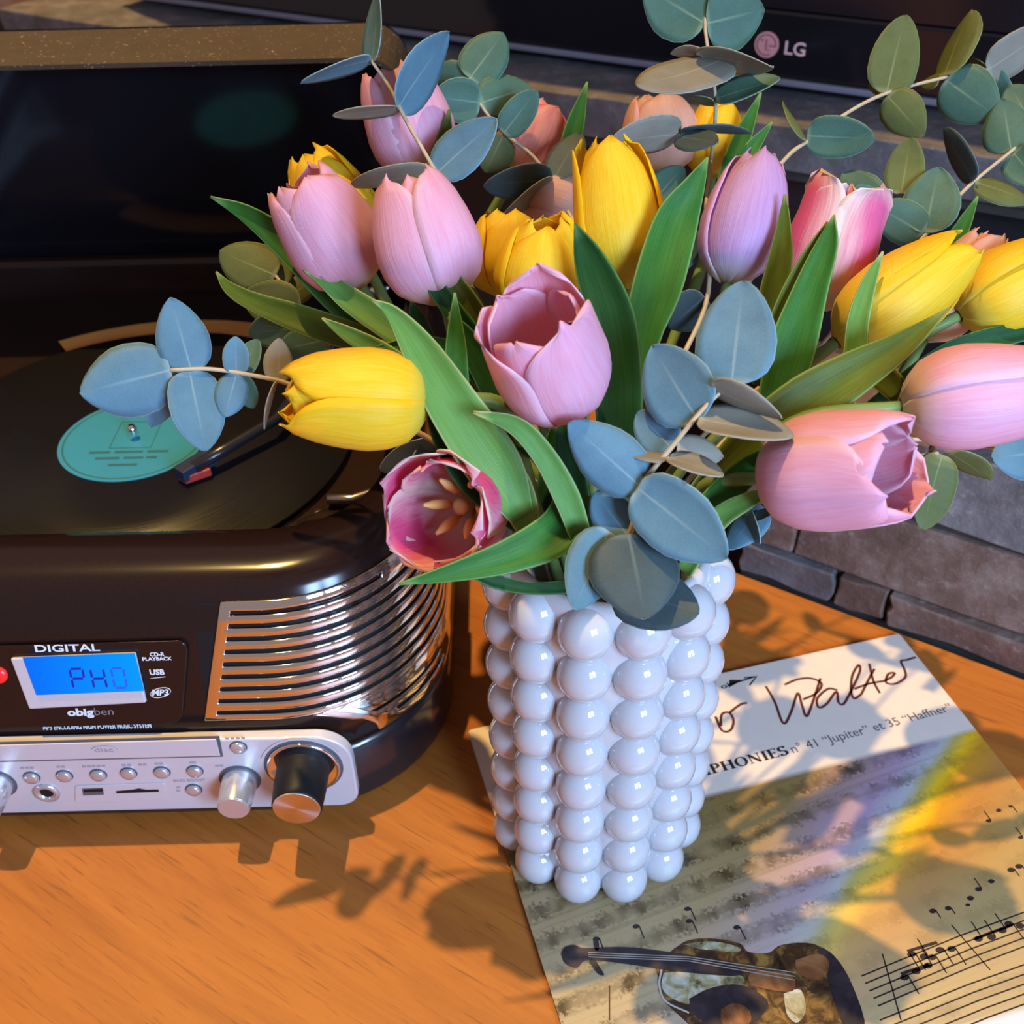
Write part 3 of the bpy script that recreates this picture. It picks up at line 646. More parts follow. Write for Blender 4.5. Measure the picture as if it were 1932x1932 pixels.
# silver control panel
SY = .0072
def fp(px, py, off=0.): return at_y(px, py, SY-off)
PN = Vector((0, -1, 0))
def slab_fp(name, pts, off, th, mat, bevel=0, parent=None): return mesh_obj(name, *prism([fp(*p, off) for p in pts], PN, th), mat, parent or SYS, bevel=bevel, smooth=bool(bevel))
zb, zt_, xr_ = .0138, .0758, at_y(668, 1450, SY).x
pts = [Vector((-.50, SY+.0074, zb)), Vector((-.50, SY+.0074, zt_))]
cr = .020
ar = [Vector((xr_-cr+cr*math.cos(t), SY+.0074, zt_-cr+cr*math.sin(t))) for t in np.linspace(math.pi/2, 0, 9)]
br = [Vector((xr_-.012+.012*math.cos(t), SY+.0074, zb+.012+.012*math.sin(t))) for t in np.linspace(0, -math.pi/2, 7)]
spn = mesh_obj('control_panel', *prism(pts+ar+br, PN, .0074), M_SILVER, SYS, bevel=.0015); spn['label'] = 'silver control panel with knobs, buttons and disc slot'
M_GROOVE = plain('groove_dark', (.09, .085, .10), .5)
slab_fp('disc_tray_gap', [(-160, 1404), (414, 1388), (421, 1427), (-160, 1441)], .0001, .0003, M_GROOVE, 0, spn)
slab_fp('disc_tray', [(-160, 1408.5), (408, 1393), (416, 1424), (-160, 1437)], .0004, .0010, M_SILVER, .0004, spn)
def fp_text(s, px, py, hpx, wpx, mat=M_PRINT, bold=.01, off=.0004, slope=-.025):
    V, F = text_mesh(s, 1, bold); xs = [v.x for v in V]; mx, wx = min(xs), max(xs)-min(xs); hy = max(v.y for v in V)
    o = fp(px-wpx/2, py-slope*wpx/2, off); e = fp(px+wpx/2, py+slope*wpx/2, off); uy = Vector((0, 0, abs(fp(px, py-hpx, off).z-fp(px, py, off).z)))
    mesh_obj('lettering', [o+(e-o)*((v.x-mx)/wx)+uy*(v.y/hy) for v in V], F, mat, spn, smooth=False)
fp_text('disc', 197, 1419, 8, 36, off=.0016)
mesh_obj('disc_emblem', *tube([fp(197+24*math.cos(t), 1414-7*math.sin(t), .0016) for t in np.linspace(0, math.pi, 12)], .00018, 4), M_PRINT, spn)
def knob(px, py, r, dep, mat, capmat, ringed, name, taper=.93, parent=None):
    c = fp(px, py, 0)
    k = mesh_obj(name, *lathe([(r*1.0, -.0008), (r*1.0, .002), (r*.985, dep*.5), (r*taper, dep-.0012), (r*taper*.96, dep)], 40, c, PN), mat, spn, bevel=.0003)
    mesh_obj('knob_cap', *lathe([(r*taper*.95, dep-.0003), (r*taper*.93, dep+.0006)], 40, c, PN), capmat, spn, bevel=.0002)
    return k
n = NT('spun_aluminium'); n.inp('Base Color', (.72, .70, .72, 1)); n.inp('Metallic', 1.); n.inp('Roughness', .3); n.inp('Anisotropic', .85)
tg = n.n('ShaderNodeTangent', direction_type='RADIAL', axis='Y'); n.l(tg.outputs[0], n.b.inputs['Tangent']); M_SPUN = n.m
# big knob: sits on a chrome dished ring
bc = fp(573, 1446); rb = .0165
ringo = mesh_obj('knob_ring', *lathe([(.0208, .0), (.0212, .0012), (.0205, .0024), (.0188, .0018), (.0150, .0008)], 48, bc, PN, capt=False), M_CHROME, spn)
mesh_obj('knob_well', *lathe([(.0228, .0), (.0228, .0003)], 48, bc, PN), M_GROOVE, spn, smooth=False)
kk = knob(573, 1446, .0152, .0290, M_MATTE, M_SPUN, True, 'tuning_knob', .93)
kk2 = knob(453, 1470, .0102, .0205, M_SILVK, M_SILVK, False, 'small_knob', .92)
kk3 = knob(-8, 1478, .0102, .0205, M_SILVK, M_SILVK, False, 'small_knob', .92)
for px in (453, -8):
    cc = fp(px, 1470 if px > 0 else 1478); mesh_obj('knob_well', *lathe([(.0122, .0), (.0122, .0003)], 32, cc, PN), M_GROOVE, spn, smooth=False)
btn = None
for px, py in ((60, 1466), (122, 1463), (186, 1461), (243, 1458), (306, 1456), (368, 1454), (450, 1409), (366, 1489)):
    c = fp(px, py)
    if btn is None:
        V, F = lathe([(.0050, -.0003), (.0050, .0003)], 20, (0, 0, 0), PN); well0 = mesh_obj('button_well', V, F, M_GROOVE, spn, smooth=False, world=False)
        V, F = lathe([(.0044, 0), (.0044, .0016), (.0036, .0024), (.0018, .0029)], 20, (0, 0, 0), PN); btn = mesh_obj('button', V, F, M_SILVK, spn, world=False)
        wl, bo = well0, btn
    else: wl, bo = copy_obj(well0, spn), copy_obj(btn, spn)
    wl.location = bo.location = c-origin_of(spn)
def fp_marks(px, py, wpx, h=3.2):                        # print too small to read in the picture: short bars
    k_ = max(1, int(wpx/9)); step = wpx/k_
    for q in range(k_):
        a_ = px-wpx/2+q*step; slab_fp('print_mark', [(a_, py-.025*(a_-px)), (a_+step*.74, py-.025*(a_-px)), (a_+step*.74, py-h-.025*(a_-px)), (a_, py-h-.025*(a_-px))], .0001, .0002, M_PRINT, 0, spn)
for px, py, wpx in ((52, 1450, 28), (116, 1448, 18), (178, 1447, 46), (240, 1445, 20), (270, 1444, 18), (301, 1442, 18), (366, 1440, 16), (445, 1394, 40), (415, 1446, 18), (175, 1508, 12), (254, 1508, 22), (338, 1487, 10), (338, 1493, 10)): fp_marks(px, py, wpx)
fp_text('BASS BOOST', 358, 1475, 4.5, 60)
# scale arc of the big knob
mesh_obj('dial_scale', *tube([bc+Vector((.0248*math.cos(t), -.0002, .0248*math.sin(t))) for t in np.linspace(math.radians(30), math.radians(160), 20)], .0002, 4), M_PRINT, spn)
mesh_obj('headphone_jack', *lathe([(.0078, 0), (.0078, .0010), (.0060, .0018), (.0042, .0012), (.0036, -.001)], 28, fp(88, 1495), PN, capt=False), M_SILVK, spn)
mesh_obj('jack_hole', *lathe([(.0036, .0002), (.0035, .0005)], 20, fp(88, 1495), PN), M_MATTE, spn, smooth=False)
slab_fp('port_frame', [(x, y-(x-140)*.03) for x, y in rr_px(142, 312, 1481, 1513, 5)], .0, .0008, M_SILVER, .0004, spn)
slab_fp('usb_port', [(155, 1488), (194, 1486.5), (196, 1499), (157, 1500.5)], .0009, .0002, M_GROOVE, 0, spn)
slab_fp('usb_port', [(158, 1490), (193, 1488.5), (194, 1493), (158, 1494.5)], .0012, .0002, M_MATTE, 0, spn)
slab_fp('card_slot', [(219, 1492.5), (250, 1490), (262, 1487.5), (276, 1490), (299, 1489.5), (300, 1493.5), (220, 1496.5)], .0009, .0002, M_MATTE, 0, spn)
# deck, platter, record, tonearm
RCN = Vector((-.302, .222, 0))
M_DECK = plain('deck_brown_gloss', (.030, .016, .012), .2, coat=.3)
mesh_obj('deck', *loft([(.1318, .0795), (.1330, .0800)], False, True), M_DECK, SYS)
sun_arc_pts = [(math.cos(t), math.sin(t)) for t in np.linspace(math.radians(52), math.radians(124), 30)]
V = [RCN+Vector((c*r_, s*r_, z)) for z in (.1331, .1336) for r_ in (.152, .178) for c, s in sun_arc_pts]
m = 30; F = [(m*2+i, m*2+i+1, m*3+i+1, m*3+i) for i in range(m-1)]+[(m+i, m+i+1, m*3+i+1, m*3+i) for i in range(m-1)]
mesh_obj('deck_sun_arc', V, F, plain('painted_sunlight_orange', (.80, .36, .09), .35, var=.25, scale=30), SYS, smooth=False)  # sunlight on the deck behind the record, painted as an orange arc
mesh_obj('platter', *lathe([(.142, .1332), (.143, .1345), (.143, .1358), (.141, .1362)], 64, RCN), M_MATTE, SYS)
n = NT('vinyl'); o_ = n.sep('Object'); rad = n.math('SQRT', n.math('ADD', n.math('MULTIPLY', o_[0], o_[0]), n.math('MULTIPLY', o_[1], o_[1])))
gr = n.math('SINE', n.math('MULTIPLY', rad, 5200)); gn = n.n('ShaderNodeTexNoise'); gn.noise_dimensions = '1D'; n.l(n.math('MULTIPLY', rad, 900), gn.inputs['W'])
n.inp('Base Color', (.010, .009, .011, 1)); n.inp('Roughness', .22); n.inp('Anisotropic', .8); n.inp('Specular IOR Level', .14)
tg = n.n('ShaderNodeTangent', direction_type='RADIAL', axis='Z'); n.l(tg.outputs[0], n.b.inputs['Tangent'])
n.bump(n.math('ADD', gr, gn.outputs['Fac']), .12, .0002); M_VIN = n.m
rec = empty('vinyl_record', RCN+Vector((0, 0, .1363)), label='black vinyl record with teal label on the turntable', cat='record')
V, F = lathe([(.149, .0001), (.150, .0009), (.149, .0018), (.052, .0015), (.051, .0017), (.0035, .0017)], 96, capt=True); mesh_obj('disc', V, F, M_VIN, rec, world=False)
V, F = lathe([(.0505, .0017), (.0505, .00195)], 64); lab = mesh_obj('label', V, F, plain('teal_label', (.020, .25, .40), .5, var=.05), rec, smooth=False, world=False); lab['label'] = 'teal paper centre label'
tk = plain('label_print', (.015, .12, .14), .5)
mesh_obj('label_ring', *[ (lambda vf: vf)(lathe([(.0478, .00198), (.0472, .00206), (.0466, .00198)], 64, capb=False, capt=False))][0], tk, rec, world=False)
for y, segs in ((-.018, ((-.026, -.012), (-.009, .010), (.013, .027))), (-.025, ((-.020, -.004), (-.001, .012), (.014, .021))), (-.033, ((-.009, .010),))):
    for a0_, a1_ in segs: mesh_obj('label_print', [(a0_, y, .0021), (a1_, y, .0021), (a1_, y+.0024, .0021), (a0_, y+.0024, .0021)], [(0, 1, 2, 3)], tk, rec, smooth=False, world=False)
mesh_obj('label_frame', *join([stroke([(-.014, -.012), (-.014, .02), (.014, .02), (.014, -.012), (-.014, -.012)], .0006)]), tk, rec, smooth=False, world=False).location = (0, 0, .0021)
mesh_obj('spindle', *lathe([(.0034, .136), (.0034, .146), (.002, .1485)], 18, RCN), M_CHROME, SYS)
arm = mesh_obj('tonearm', *tube([at_z(365, 882, .1475), at_z(430, 845, .149), at_z(520, 792, .152), Vector((-.16, .36, .158)), Vector((-.145, .395, .158))], [.0042, .0040, .0036, .0038, .004], 10), plain('tonearm_black', (.03, .028, .035), .25, .3), SYS)
h0, h1 = at_z(338, 897, .1450), at_z(402, 862, .1455); hd = (h1-h0).normalized(); hs = Vector((-hd.y, hd.x, 0)).normalized()
V = [h0+hs*s*.0055+Vector((0, 0, z)) for z in (-.004, .0045) for s in (-1, 1)]+[h1+hs*s*.0055+Vector((0, 0, z)) for z in (-.003, .006) for s in (-1, 1)]
F = [(0, 1, 3, 2), (4, 6, 7, 5), (0, 2, 6, 4), (1, 5, 7, 3), (2, 3, 7, 6), (0, 4, 5, 1)]
mesh_obj('head_shell', V, F, plain('head_blue_black', (.03, .035, .07), .25), arm, bevel=.001)
q0, q1 = at_z(342, 903, .1420), at_z(392, 886, .1425)
V = [p+hs*s*.0045+Vector((0, 0, z)) for p in (q0, q1) for z in (-.0028, .003) for s in (-1, 1)]
mesh_obj('cartridge', V, F, plain('cartridge_red', (.50, .04, .03), .4), arm, bevel=.0008)
mesh_obj('arm_highlight_weight', *lathe([(.006, 0), (.0085, .002), (.0085, .022), (.006, .024)], 20, Vector((-.15, .385, .158)), (.4, .9, 0)), M_CHROME, arm)
mesh_obj('arm_pivot', *lathe([(.022, .133), (.022, .139), (.014, .142), (.013, .160), (.010, .164)], 28, Vector((-.157, .365, 0))), M_BLACK, SYS)
lv = at_z(660, 944, .137); mesh_obj('cue_lever', *tube([at_z(618, 942, .1385), at_z(665, 942, .1385), at_z(700, 930, .139), at_z(725, 924, .139)], [.0034, .0034, .0030, .003], 8), plain('lever_metal', (.40, .36, .34), .25, .9), SYS)
mesh_obj('deck_seam', *join([block(at_z(560, 984, .1331), Vector((.82, .57, 0)), Vector((.57, -.82, 0)), .06, .0006, .0003)]), M_MATTE, SYS, smooth=False)
# lid standing open: glossy panel and dusty box rim
LH = Vector((0, -.12, .993)).normalized(); LF = Vector((0, -.993, -.12)).normalized(); LO = Vector((0, .470, .142))
n = NT('dusty_lid_edge'); v = n.coord('Object'); f = n.noise(v, 60, 5, .6); sp_ = n.noise(v, 420, 2, .5)
col = n.mix(f, (.040, .022, .010), (.075, .045, .024)); col = n.mix(n.ramp(sp_, [(.66, (0, 0, 0)), (.72, (1, 1, 1))]), col, (.30, .22, .14)); n.inp('Base Color', col); n.inp('Roughness', .6); M_DUST = n.m
n = NT('lid_gloss_black'); n.inp('Base Color', (.008, .007, .010, 1)); n.inp('Roughness', .10); n.inp('Specular IOR Level', .55); M_LID = n.m
HL = .207; P = rrect(-.560, -.1145, 0, HL, .026, 7)
lo = [(-.500, 0)]
def lp(x, h, d): return LO+Vector((x, 0, 0))+LH*h+LF*d
pan = mesh_obj('lid_panel', *prism([lp(x, h, 0) for x, h in P], LF, .003), M_LID, SYS, smooth=False); pan['label'] = 'glossy black inside of the raised lid'
m = len(P); P2 = rrect(-.5568, -.1177, .003, HL-.0032, .023, 7)
V = [lp(x, h, .0031) for x, h in P]+[lp(x, h, .064) for x, h in P]+[lp(x, h, .0031) for x, h in P2]+[lp(x, h, .064) for x, h in P2]; F = []
for i in range(m):
    j = (i+1) % m; F += [(i, j, m+j, m+i), (2*m+j, 2*m+i, 3*m+i, 3*m+j), (m+i, m+j, 3*m+j, 3*m+i)]
keep = [f for f in F if not all(((V[k_]-LO).dot(LH) < .012) for k_ in f)]
lr = mesh_obj('lid_rim', V, keep, M_DUST, SYS, smooth=False); lr.data.materials.append(M_LID)
for p_ in lr.data.polygons:
    if min(p_.vertices) >= 2*m: p_.material_index = 1
    elif max(p_.vertices) < 2*m and (V[p_.vertices[0]]-LO).dot(LH) < HL-.03: p_.material_index = 1
lr['label'] = 'dusty brown rim of the raised lid'
for x in (-.45, -.2): mesh_obj('lid_hinge', *box(x-.02, x+.02, .452, .468, .128, .146), M_BLACK, SYS, bevel=.002)

# ------------------------------------------------------------------ flowers
VZ = .2225
def petal(L, R, opn, inner, rr_, hwk=1.0, curl=0., wav=1.0):
    NU, NV = 13, 15; V = []; UVs = []
    a_, b_ = rr_.uniform(-1, 1), rr_.uniform(-1, 1); ph = rr_.uniform(0, 6)
    vs_ = [0, .06, .16, .30, .46, .64, .80, .92, 1.0]
    top = .06+.90*opn; pr_ = [.18, .50, .79, .95, 1.0, .92+.06*top, .72+.26*top, .48+.49*top, .20+.74*top]
    Lk = L*rr_.uniform(.92, 1.03)*(.97 if inner else 1.0)
    for j in range(NV):
        v = j/(NV-1); v = v**.9
        r = R*float(np.interp(v, vs_, pr_))*(.90 if inner else 1.0)
        hw = (1.16 if not inner else 1.10)*hwk*(1-max(0, (v-.58)/.42)**3.0)**.5 if v < 1 else .12
        hw = max(hw, .05)
        rc_ = max(r, R*.55)                               # keep the blade broad while the cup narrows
        for i in range(NU):
            u = i/(NU-1)*2-1
            th = u*hw*(rc_*.55+r*.45)/max(rc_, 1e-6)
            rad = r*(1+.055*u*(1 if a_ > 0 else -1)+.03*b_*u*u)
            rad += R*(.030*math.exp(-(u/.14)**2)*(1-v)) + wav*R*.035*math.sin(3.1*u+ph+4*v)*v*v
            rad += curl*R*max(0, v-.72)**1.3*4*(.4+.6*u*u)
            zz = Lk*(v-.04*math.sin(math.pi*v)) - Lk*.05*u*u*v*(1-hw/1.2) + wav*L*.012*math.sin(5*u+ph)*v*v
            V.append((rad*math.cos(th), rad*math.sin(th), zz)); UVs.append((i/(NU-1), v))
    return V, grid_faces(NU, NV), UVs
def axis_frame(d, roll, view):
    z = Vector(d).normalized(); x = view-z*view.dot(z); x.normalize(); y = z.cross(x); c, s = math.cos(roll), math.sin(roll)
    return x*c+y*s, y*c-x*s, z
def strap_leaf(name, pts, mat, parent, twist=0., fold=.35, ns=22, cup=1.0):
    """pts: (px, py, t, width_px) root to tip: a folded strap of real width"""
    C = [at_t(p[0], p[1], p[2]) for p in pts]; W_ = [p[3]*p[2]/FPX for p in pts]
    Q = catmull([tuple(c)+(w_,) for c, w_ in zip(C, W_)], ns); V = []; UVs = []; N = len(Q); side0 = None
    for k, q in enumerate(Q):
        c = Vector(q[:3]); w_ = max(q[3], .0004)
        t = (Vector(Q[min(k+1, N-1)][:3])-Vector(Q[max(k-1, 0)][:3])).normalized()
        view = (CAM-c).normalized(); sd = t.cross(view).normalized(); nn = sd.cross(t).normalized()
        tw = twist*(k/(N-1)-.35)
        sd, nn = sd*math.cos(tw)+nn*math.sin(tw), nn*math.cos(tw)-sd*math.sin(tw)
        for i in range(7):
            u = i/3-1; V.append(c+sd*(u*w_/2)+nn*(-fold*w_*.5*(1-u*u)*cup+fold*w_*.25)); UVs.append((i/6, k/(N-1)))
    return mesh_obj(name, V, grid_faces(7, N), mat, parent, uvs=UVs, solid=.0007)
TUL = []
def stem_path(base, ax, k):
    b = Vector(base); h = Vector((b.x, b.y, 0)); hl = h.length
    dirn = h/hl if hl > 1e-4 else Vector((0, -1, 0))
    an = math.atan2(dirn.y, dirn.x)+rnd.uniform(-.25, .25); rm = min(.033, .012+hl*.22)
    rim = Vector((rm*math.cos(an), rm*math.sin(an), VZ+.003)); root = Vector((-.020*math.cos(an)+rnd.uniform(-.008, .008), -.020*math.sin(an)+rnd.uniform(-.008, .008), .022))
    pre = b-Vector(ax)*min(.05, (b-rim).length*.35)
    return [root, root.lerp(rim, .55), rim, rim.lerp(pre, .55)+Vector((0, 0, .006)), pre, b+Vector(ax)*.002]
def tulip(col, base, tip, tb, tt, W, opn, roll, label, leaves=(), Lmin=None, stamen=False, curl=0., wild=None, stand=None, group=None, wav=1.0, stemmat=None, npet=6):
    B = at_t(base[0], base[1], tb); T = at_t(tip[0], tip[1], tt); ax = (T-B); L = max(ax.length, Lmin or 0); ax.normalize()
    path = stem_path(B, ax, 0); root = path[0]
    e = empty('tulip', root, label=label, cat='tulip', group=group)
    R = W/2; X, Y_, Z_ = axis_frame(ax, roll, (CAM-B).normalized()); rr_ = random.Random(hash(label) % 1000 if False else sum(map(ord, label)))
    pt = catmull(path, 26); rad = [.0030+.0006*math.sin(k*.4) for k in range(26)]
    s = mesh_obj('stem', *tube(pt, rad, 8), stemmat or M_STEM, e)
    dirs = [X*math.cos(q)+Y_*math.sin(q) for q in [(k % 3)*2*math.pi/3+(math.pi/3 if k >= 3 else 0) for k in range(6)]]
    sk = max(range(3), key=lambda k: dirs[k].dot(RT*stand[0]-UP*stand[1])) if stand else -1
    for k in range(npet):
        inner = k >= 3; a_ = (k % 3)*2*math.pi/3+(math.pi/3 if inner else 0)+rr_.uniform(-.08, .08)
        o_k = opn*rr_.uniform(.88, 1.12); ck = curl; Lk = L
        if wild and k in wild: o_k += wild[k]
        if k == sk: o_k += stand[2]
        V, F, UVs = petal(Lk, R, o_k, inner, rr_, curl=ck, wav=wav)
        ca, sa = math.cos(a_), math.sin(a_)
        Vw = [B+X*(v[0]*ca-v[1]*sa)+Y_*(v[0]*sa+v[1]*ca)+Z_*v[2] for v in V]
        mesh_obj('petal', Vw, F, PET[col], e, uvs=UVs, solid=.0006)
    if stamen:
        mesh_obj('pistil', *lathe([(.0026, .006), (.0030, .016), (.0026, .020), (.0040, .0215), (.002, .023)], 10, B, Z_), M_PISTIL, e)
        for k in range(6):
            a_ = k*math.pi/3+.3; d = (X*math.cos(a_)+Y_*math.sin(a_)); p0 = B+d*.003+Z_*.006; p1 = p0+Z_*.009+d*.004; p2 = p1+Z_*.016+d*.007
            mesh_obj('stamen', *tube([p0, p1, p1+(p2-p1)*.15, p1+(p2-p1)*.6, p2], [.0009, .0009, .0024, .0024, .0008], 8), M_STAMEN, e)
    for lf in leaves:
        kw = lf[2] if len(lf) > 2 else {}
        strap_leaf('leaf', lf[1], LEAF[lf[0]], e, **kw)
    TUL.append(e); return e
tulip('pink', (683, 541), (549, 322), .545, .520, .047, .60, .35, 'pale pink tulip with ragged open top in front of a yellow one',
      [('g', [(905, 760, .52, 40), (770, 648, .535, 62), (650, 568, .545, 66), (545, 465, .55, 54), (468, 405, .55, 34), (397, 372, .55, 2)], dict(twist=.7)),
       ('l', [(850, 700, .515, 36), (745, 622, .52, 52), (665, 568, .525, 46), (612, 527, .525, 28), (573, 510, .525, 2)])])
tulip('yellow', (692, 500), (571, 286), .59, .59, .045, .22, .0, 'yellow tulip half hidden behind a ragged pale pink one',
      [('o', [(840, 720, .54, 40), (690, 645, .54, 52), (570, 603, .545, 52), (485, 572, .545, 36), (435, 545, .545, 24), (408, 512, .545, 2)], dict(twist=-.5))])
tulip('pink', (840, 573), (766, 326), .50, .488, .0475, .34, 1.05, 'smooth closed pale pink tulip with two leaf tips crossing it',
      [('d', [(960, 790, .50, 44), (905, 665, .49, 46), (858, 592, .485, 38), (815, 530, .483, 28), (783, 474, .482, 2)]),
       ('o', [(960, 700, .50, 40), (905, 610, .49, 44), (870, 552, .485, 38), (838, 512, .483, 26), (805, 487, .482, 2)], dict(twist=.6)),
       ('d', [(830, 700, .50, 30), (800, 640, .51, 40), (786, 600, .512, 28), (776, 568, .513, 2)]),
       ('g', [(930, 740, .49, 34), (870, 672, .50, 40), (790, 652, .505, 34), (712, 655, .505, 4)]),
       ('l', [(780, 700, .497, 30), (720, 664, .505, 36), (660, 632, .507, 28), (607, 600, .508, 2)])])
tulip('pink', (805, 335), (735, 126), .60, .592, .0475, .5, .55, 'pink tulip high up crossed by a eucalyptus stem',
      [('o', [(850, 420, .60, 26), (826, 320, .582, 34), (838, 268, .580, 30), (848, 206, .578, 2)])])
tulip('red', (975, 322), (1036, 190), .66, .655, .040, .42, .6, 'coral red tulip behind round eucalyptus leaves',
      [('g', [(1050, 420, .64, 26), (1068, 305, .635, 30), (1084, 240, .635, 34), (1108, 154, .635, 2)])])
tulip('peach', (1092, 402), (985, 362), .63, .62, .036, .2, .6, 'small pale peach tulip in shade behind a dark eucalyptus leaf')
tulip('yellow', (950, 560), (958, 392), .57, .565, .042, .32, .4, 'small yellow tulip tucked behind a rounder yellow tulip')
tulip('yellow', (1018, 592), (1030, 404), .535, .515, .046, .24, .1, 'rounded closed yellow tulip just above the open pink one',
      [('l', [(1070, 620, .50, 14), (1088, 575, .50, 18), (1105, 525, .50, 2)])])
tulip('yellow', (1185, 548), (1150, 258), .532, .53, .0440, .26, .05, 'tall pointed yellow tulip with one petal standing away',
      [('d', [(1165, 900, .49, 60), (1168, 800, .487, 84), (1165, 690, .487, 88), (1150, 590, .487, 88), (1112, 490, .49, 58), (1084, 420, .49, 2)], dict(twist=.5)),
       ('g', [(1205, 760, .50, 40), (1212, 640, .50, 66), (1240, 540, .50, 92), (1275, 420, .505, 82), (1310, 350, .505, 42), (1336, 297, .505, 2)], dict(twist=-.6))], stand=(-1, 0, .45))
tulip('pink', (1072, 762), (990, 580), .480, .430, .0490, .86, .55, 'wide open pale pink tulip facing up in the middle',
      [('d', [(1010, 850, .487, 40), (960, 800, .485, 46), (925, 715, .485, 56), (880, 640, .485, 40), (845, 590, .485, 8)]),
       ('d', [(1115, 1070, .50, 30), (1092, 960, .50, 48), (1072, 860, .50, 46), (1056, 790, .50, 14)]),
       ('d', [(1000, 1060, .51, 30), (1030, 950, .51, 44), (1040, 850, .51, 30), (1045, 800, .51, 6)]),
       ('g', [(870, 740, .468, 30), (862, 690, .466, 40), (860, 640, .466, 34), (858, 552, .466, 2)])], wav=1.4)
tulip('yellow', (812, 757), (512, 744), .472, .458, .0455, .38, 1.0, 'large yellow tulip lying sideways over the turntable',
      [('l', [(985, 975, .475, 46), (935, 885, .468, 104), (855, 765, .462, 96), (792, 660, .460, 66), (742, 592, .460, 28), (703, 567, .460, 2)], dict(twist=.5)),
       ('d', [(985, 990, .485, 40), (900, 905, .482, 70), (845, 820, .480, 60), (815, 770, .480, 24)])], stand=(-.2, 1, .15))
tulip('flame', (900, 948), (806, 972), .512, .455, .050, .92, .4, 'open pink and white tulip showing orange stamens',
      [('l', [(1095, 1010, .462, 40), (1068, 935, .457, 48), (1025, 858, .453, 42), (972, 803, .450, 34), (893, 778, .450, 4)], dict(twist=.3)),
       ('g', [(1085, 930, .470, 60), (1055, 1000, .462, 84), (970, 1045, .455, 66), (860, 1078, .450, 36), (752, 1103, .448, 2)], dict(twist=.5)),
       ('d', [(1100, 1105, .485, 26), (1010, 1110, .476, 22), (935, 1098, .472, 24), (872, 1074, .470, 4)], dict(twist=-.4)),
       ('l', [(1005, 1020, .48, 30), (985, 960, .475, 60), (978, 905, .472, 44), (968, 868, .47, 6)], dict(twist=.8))], stamen=True, curl=.15, wav=1.6)
tulip('peach', (1245, 330), (1240, 176), .65, .645, .045, .45, .4, 'peach tulip at the back under a flat eucalyptus leaf')
tulip('yellow', (1342, 336), (1358, 184), .65, .645, .035, .3, .9, 'slim yellow tulip at the back behind a eucalyptus stem',
      [('g', [(1350, 420, .63, 26), (1378, 320, .625, 36), (1402, 255, .625, 32), (1436, 174, .625, 2)])])
tulip('lilac', (1372, 536), (1441, 272), .557, .555, .0425, .20, .1, 'closed lilac tulip standing above the front eucalyptus sprig',
      [('o', [(1415, 700, .53, 40), (1448, 600, .53, 52), (1470, 500, .53, 46), (1479, 425, .532, 24), (1481, 366, .532, 2)]),
       ('g', [(1385, 340, .60, 24), (1415, 285, .605, 28), (1457, 230, .605, 2)])])
tulip('cream', (1530, 586), (1606, 345), .562, .555, .0465, .58, 1.05, 'blush tulip with magenta flames and spreading petal tips',
      [('g', [(1455, 790, .51, 60), (1490, 670, .508, 86), (1530, 545, .508, 62), (1560, 462, .508, 40), (1573, 405, .508, 2)], dict(twist=.6)),
       ('o', [(1440, 730, .515, 40), (1480, 600, .513, 50), (1520, 500, .512, 34), (1562, 418, .512, 2)], dict(twist=-.5))], curl=.4)
tulip('yellow', (1578, 646), (1834, 462), .532, .53, .0435, .26, .7, 'yellow tulip leaning right with a curled leaf tip across it',
      [('l', [(1590, 780, .50, 34), (1612, 670, .502, 40), (1620, 600, .503, 38), (1640, 532, .505, 26), (1666, 474, .507, 2)]),
       ('o', [(1300, 960, .485, 50), (1410, 850, .48, 90), (1510, 768, .478, 104), (1605, 708, .478, 86), (1705, 648, .480, 50), (1791, 580, .482, 2)], dict(twist=.7))])
tulip('peach', (1742, 640), (1878, 432), .565, .565, .034, .4, .7, 'pale peach tulip with curled tip behind the leaning yellow one',
      [('g', [(1770, 540, .60, 30), (1800, 460, .60, 32), (1820, 420, .60, 24), (1845, 370, .60, 2)])])
tulip('yellow', (1808, 596), (2030, 478), .55, .545, .044, .3, .6, 'orange yellow tulip beyond the leaning yellow one, above a dark leaf',
      [('d', [(1640, 780, .53, 36), (1760, 688, .532, 44), (1850, 645, .535, 42), (1990, 612, .54, 30), (2060, 600, .54, 4)])])
tulip('pink', (1698, 768), (2018, 728), .470, .465, .0465, .48, .75, 'big pink tulip lying sideways behind the open pink one',
      [('o', [(1560, 760, .50, 36), (1640, 705, .497, 46), (1690, 735, .495, 44), (1708, 785, .495, 10)])])
tulip('pink', (1440, 902), (1725, 880), .462, .418, .0500, .84, .5, 'large pink tulip leaning out over the record sleeve, mouth open',
      [('g', [(1270, 1060, .485, 40), (1340, 960, .475, 56), (1410, 890, .468, 50), (1475, 845, .466, 20)], dict(twist=.5)),
       ('l', [(1290, 1080, .48, 30), (1350, 985, .468, 40), (1410, 945, .46, 30), (1462, 925, .458, 4)], dict(twist=-.4))], wav=1.5)

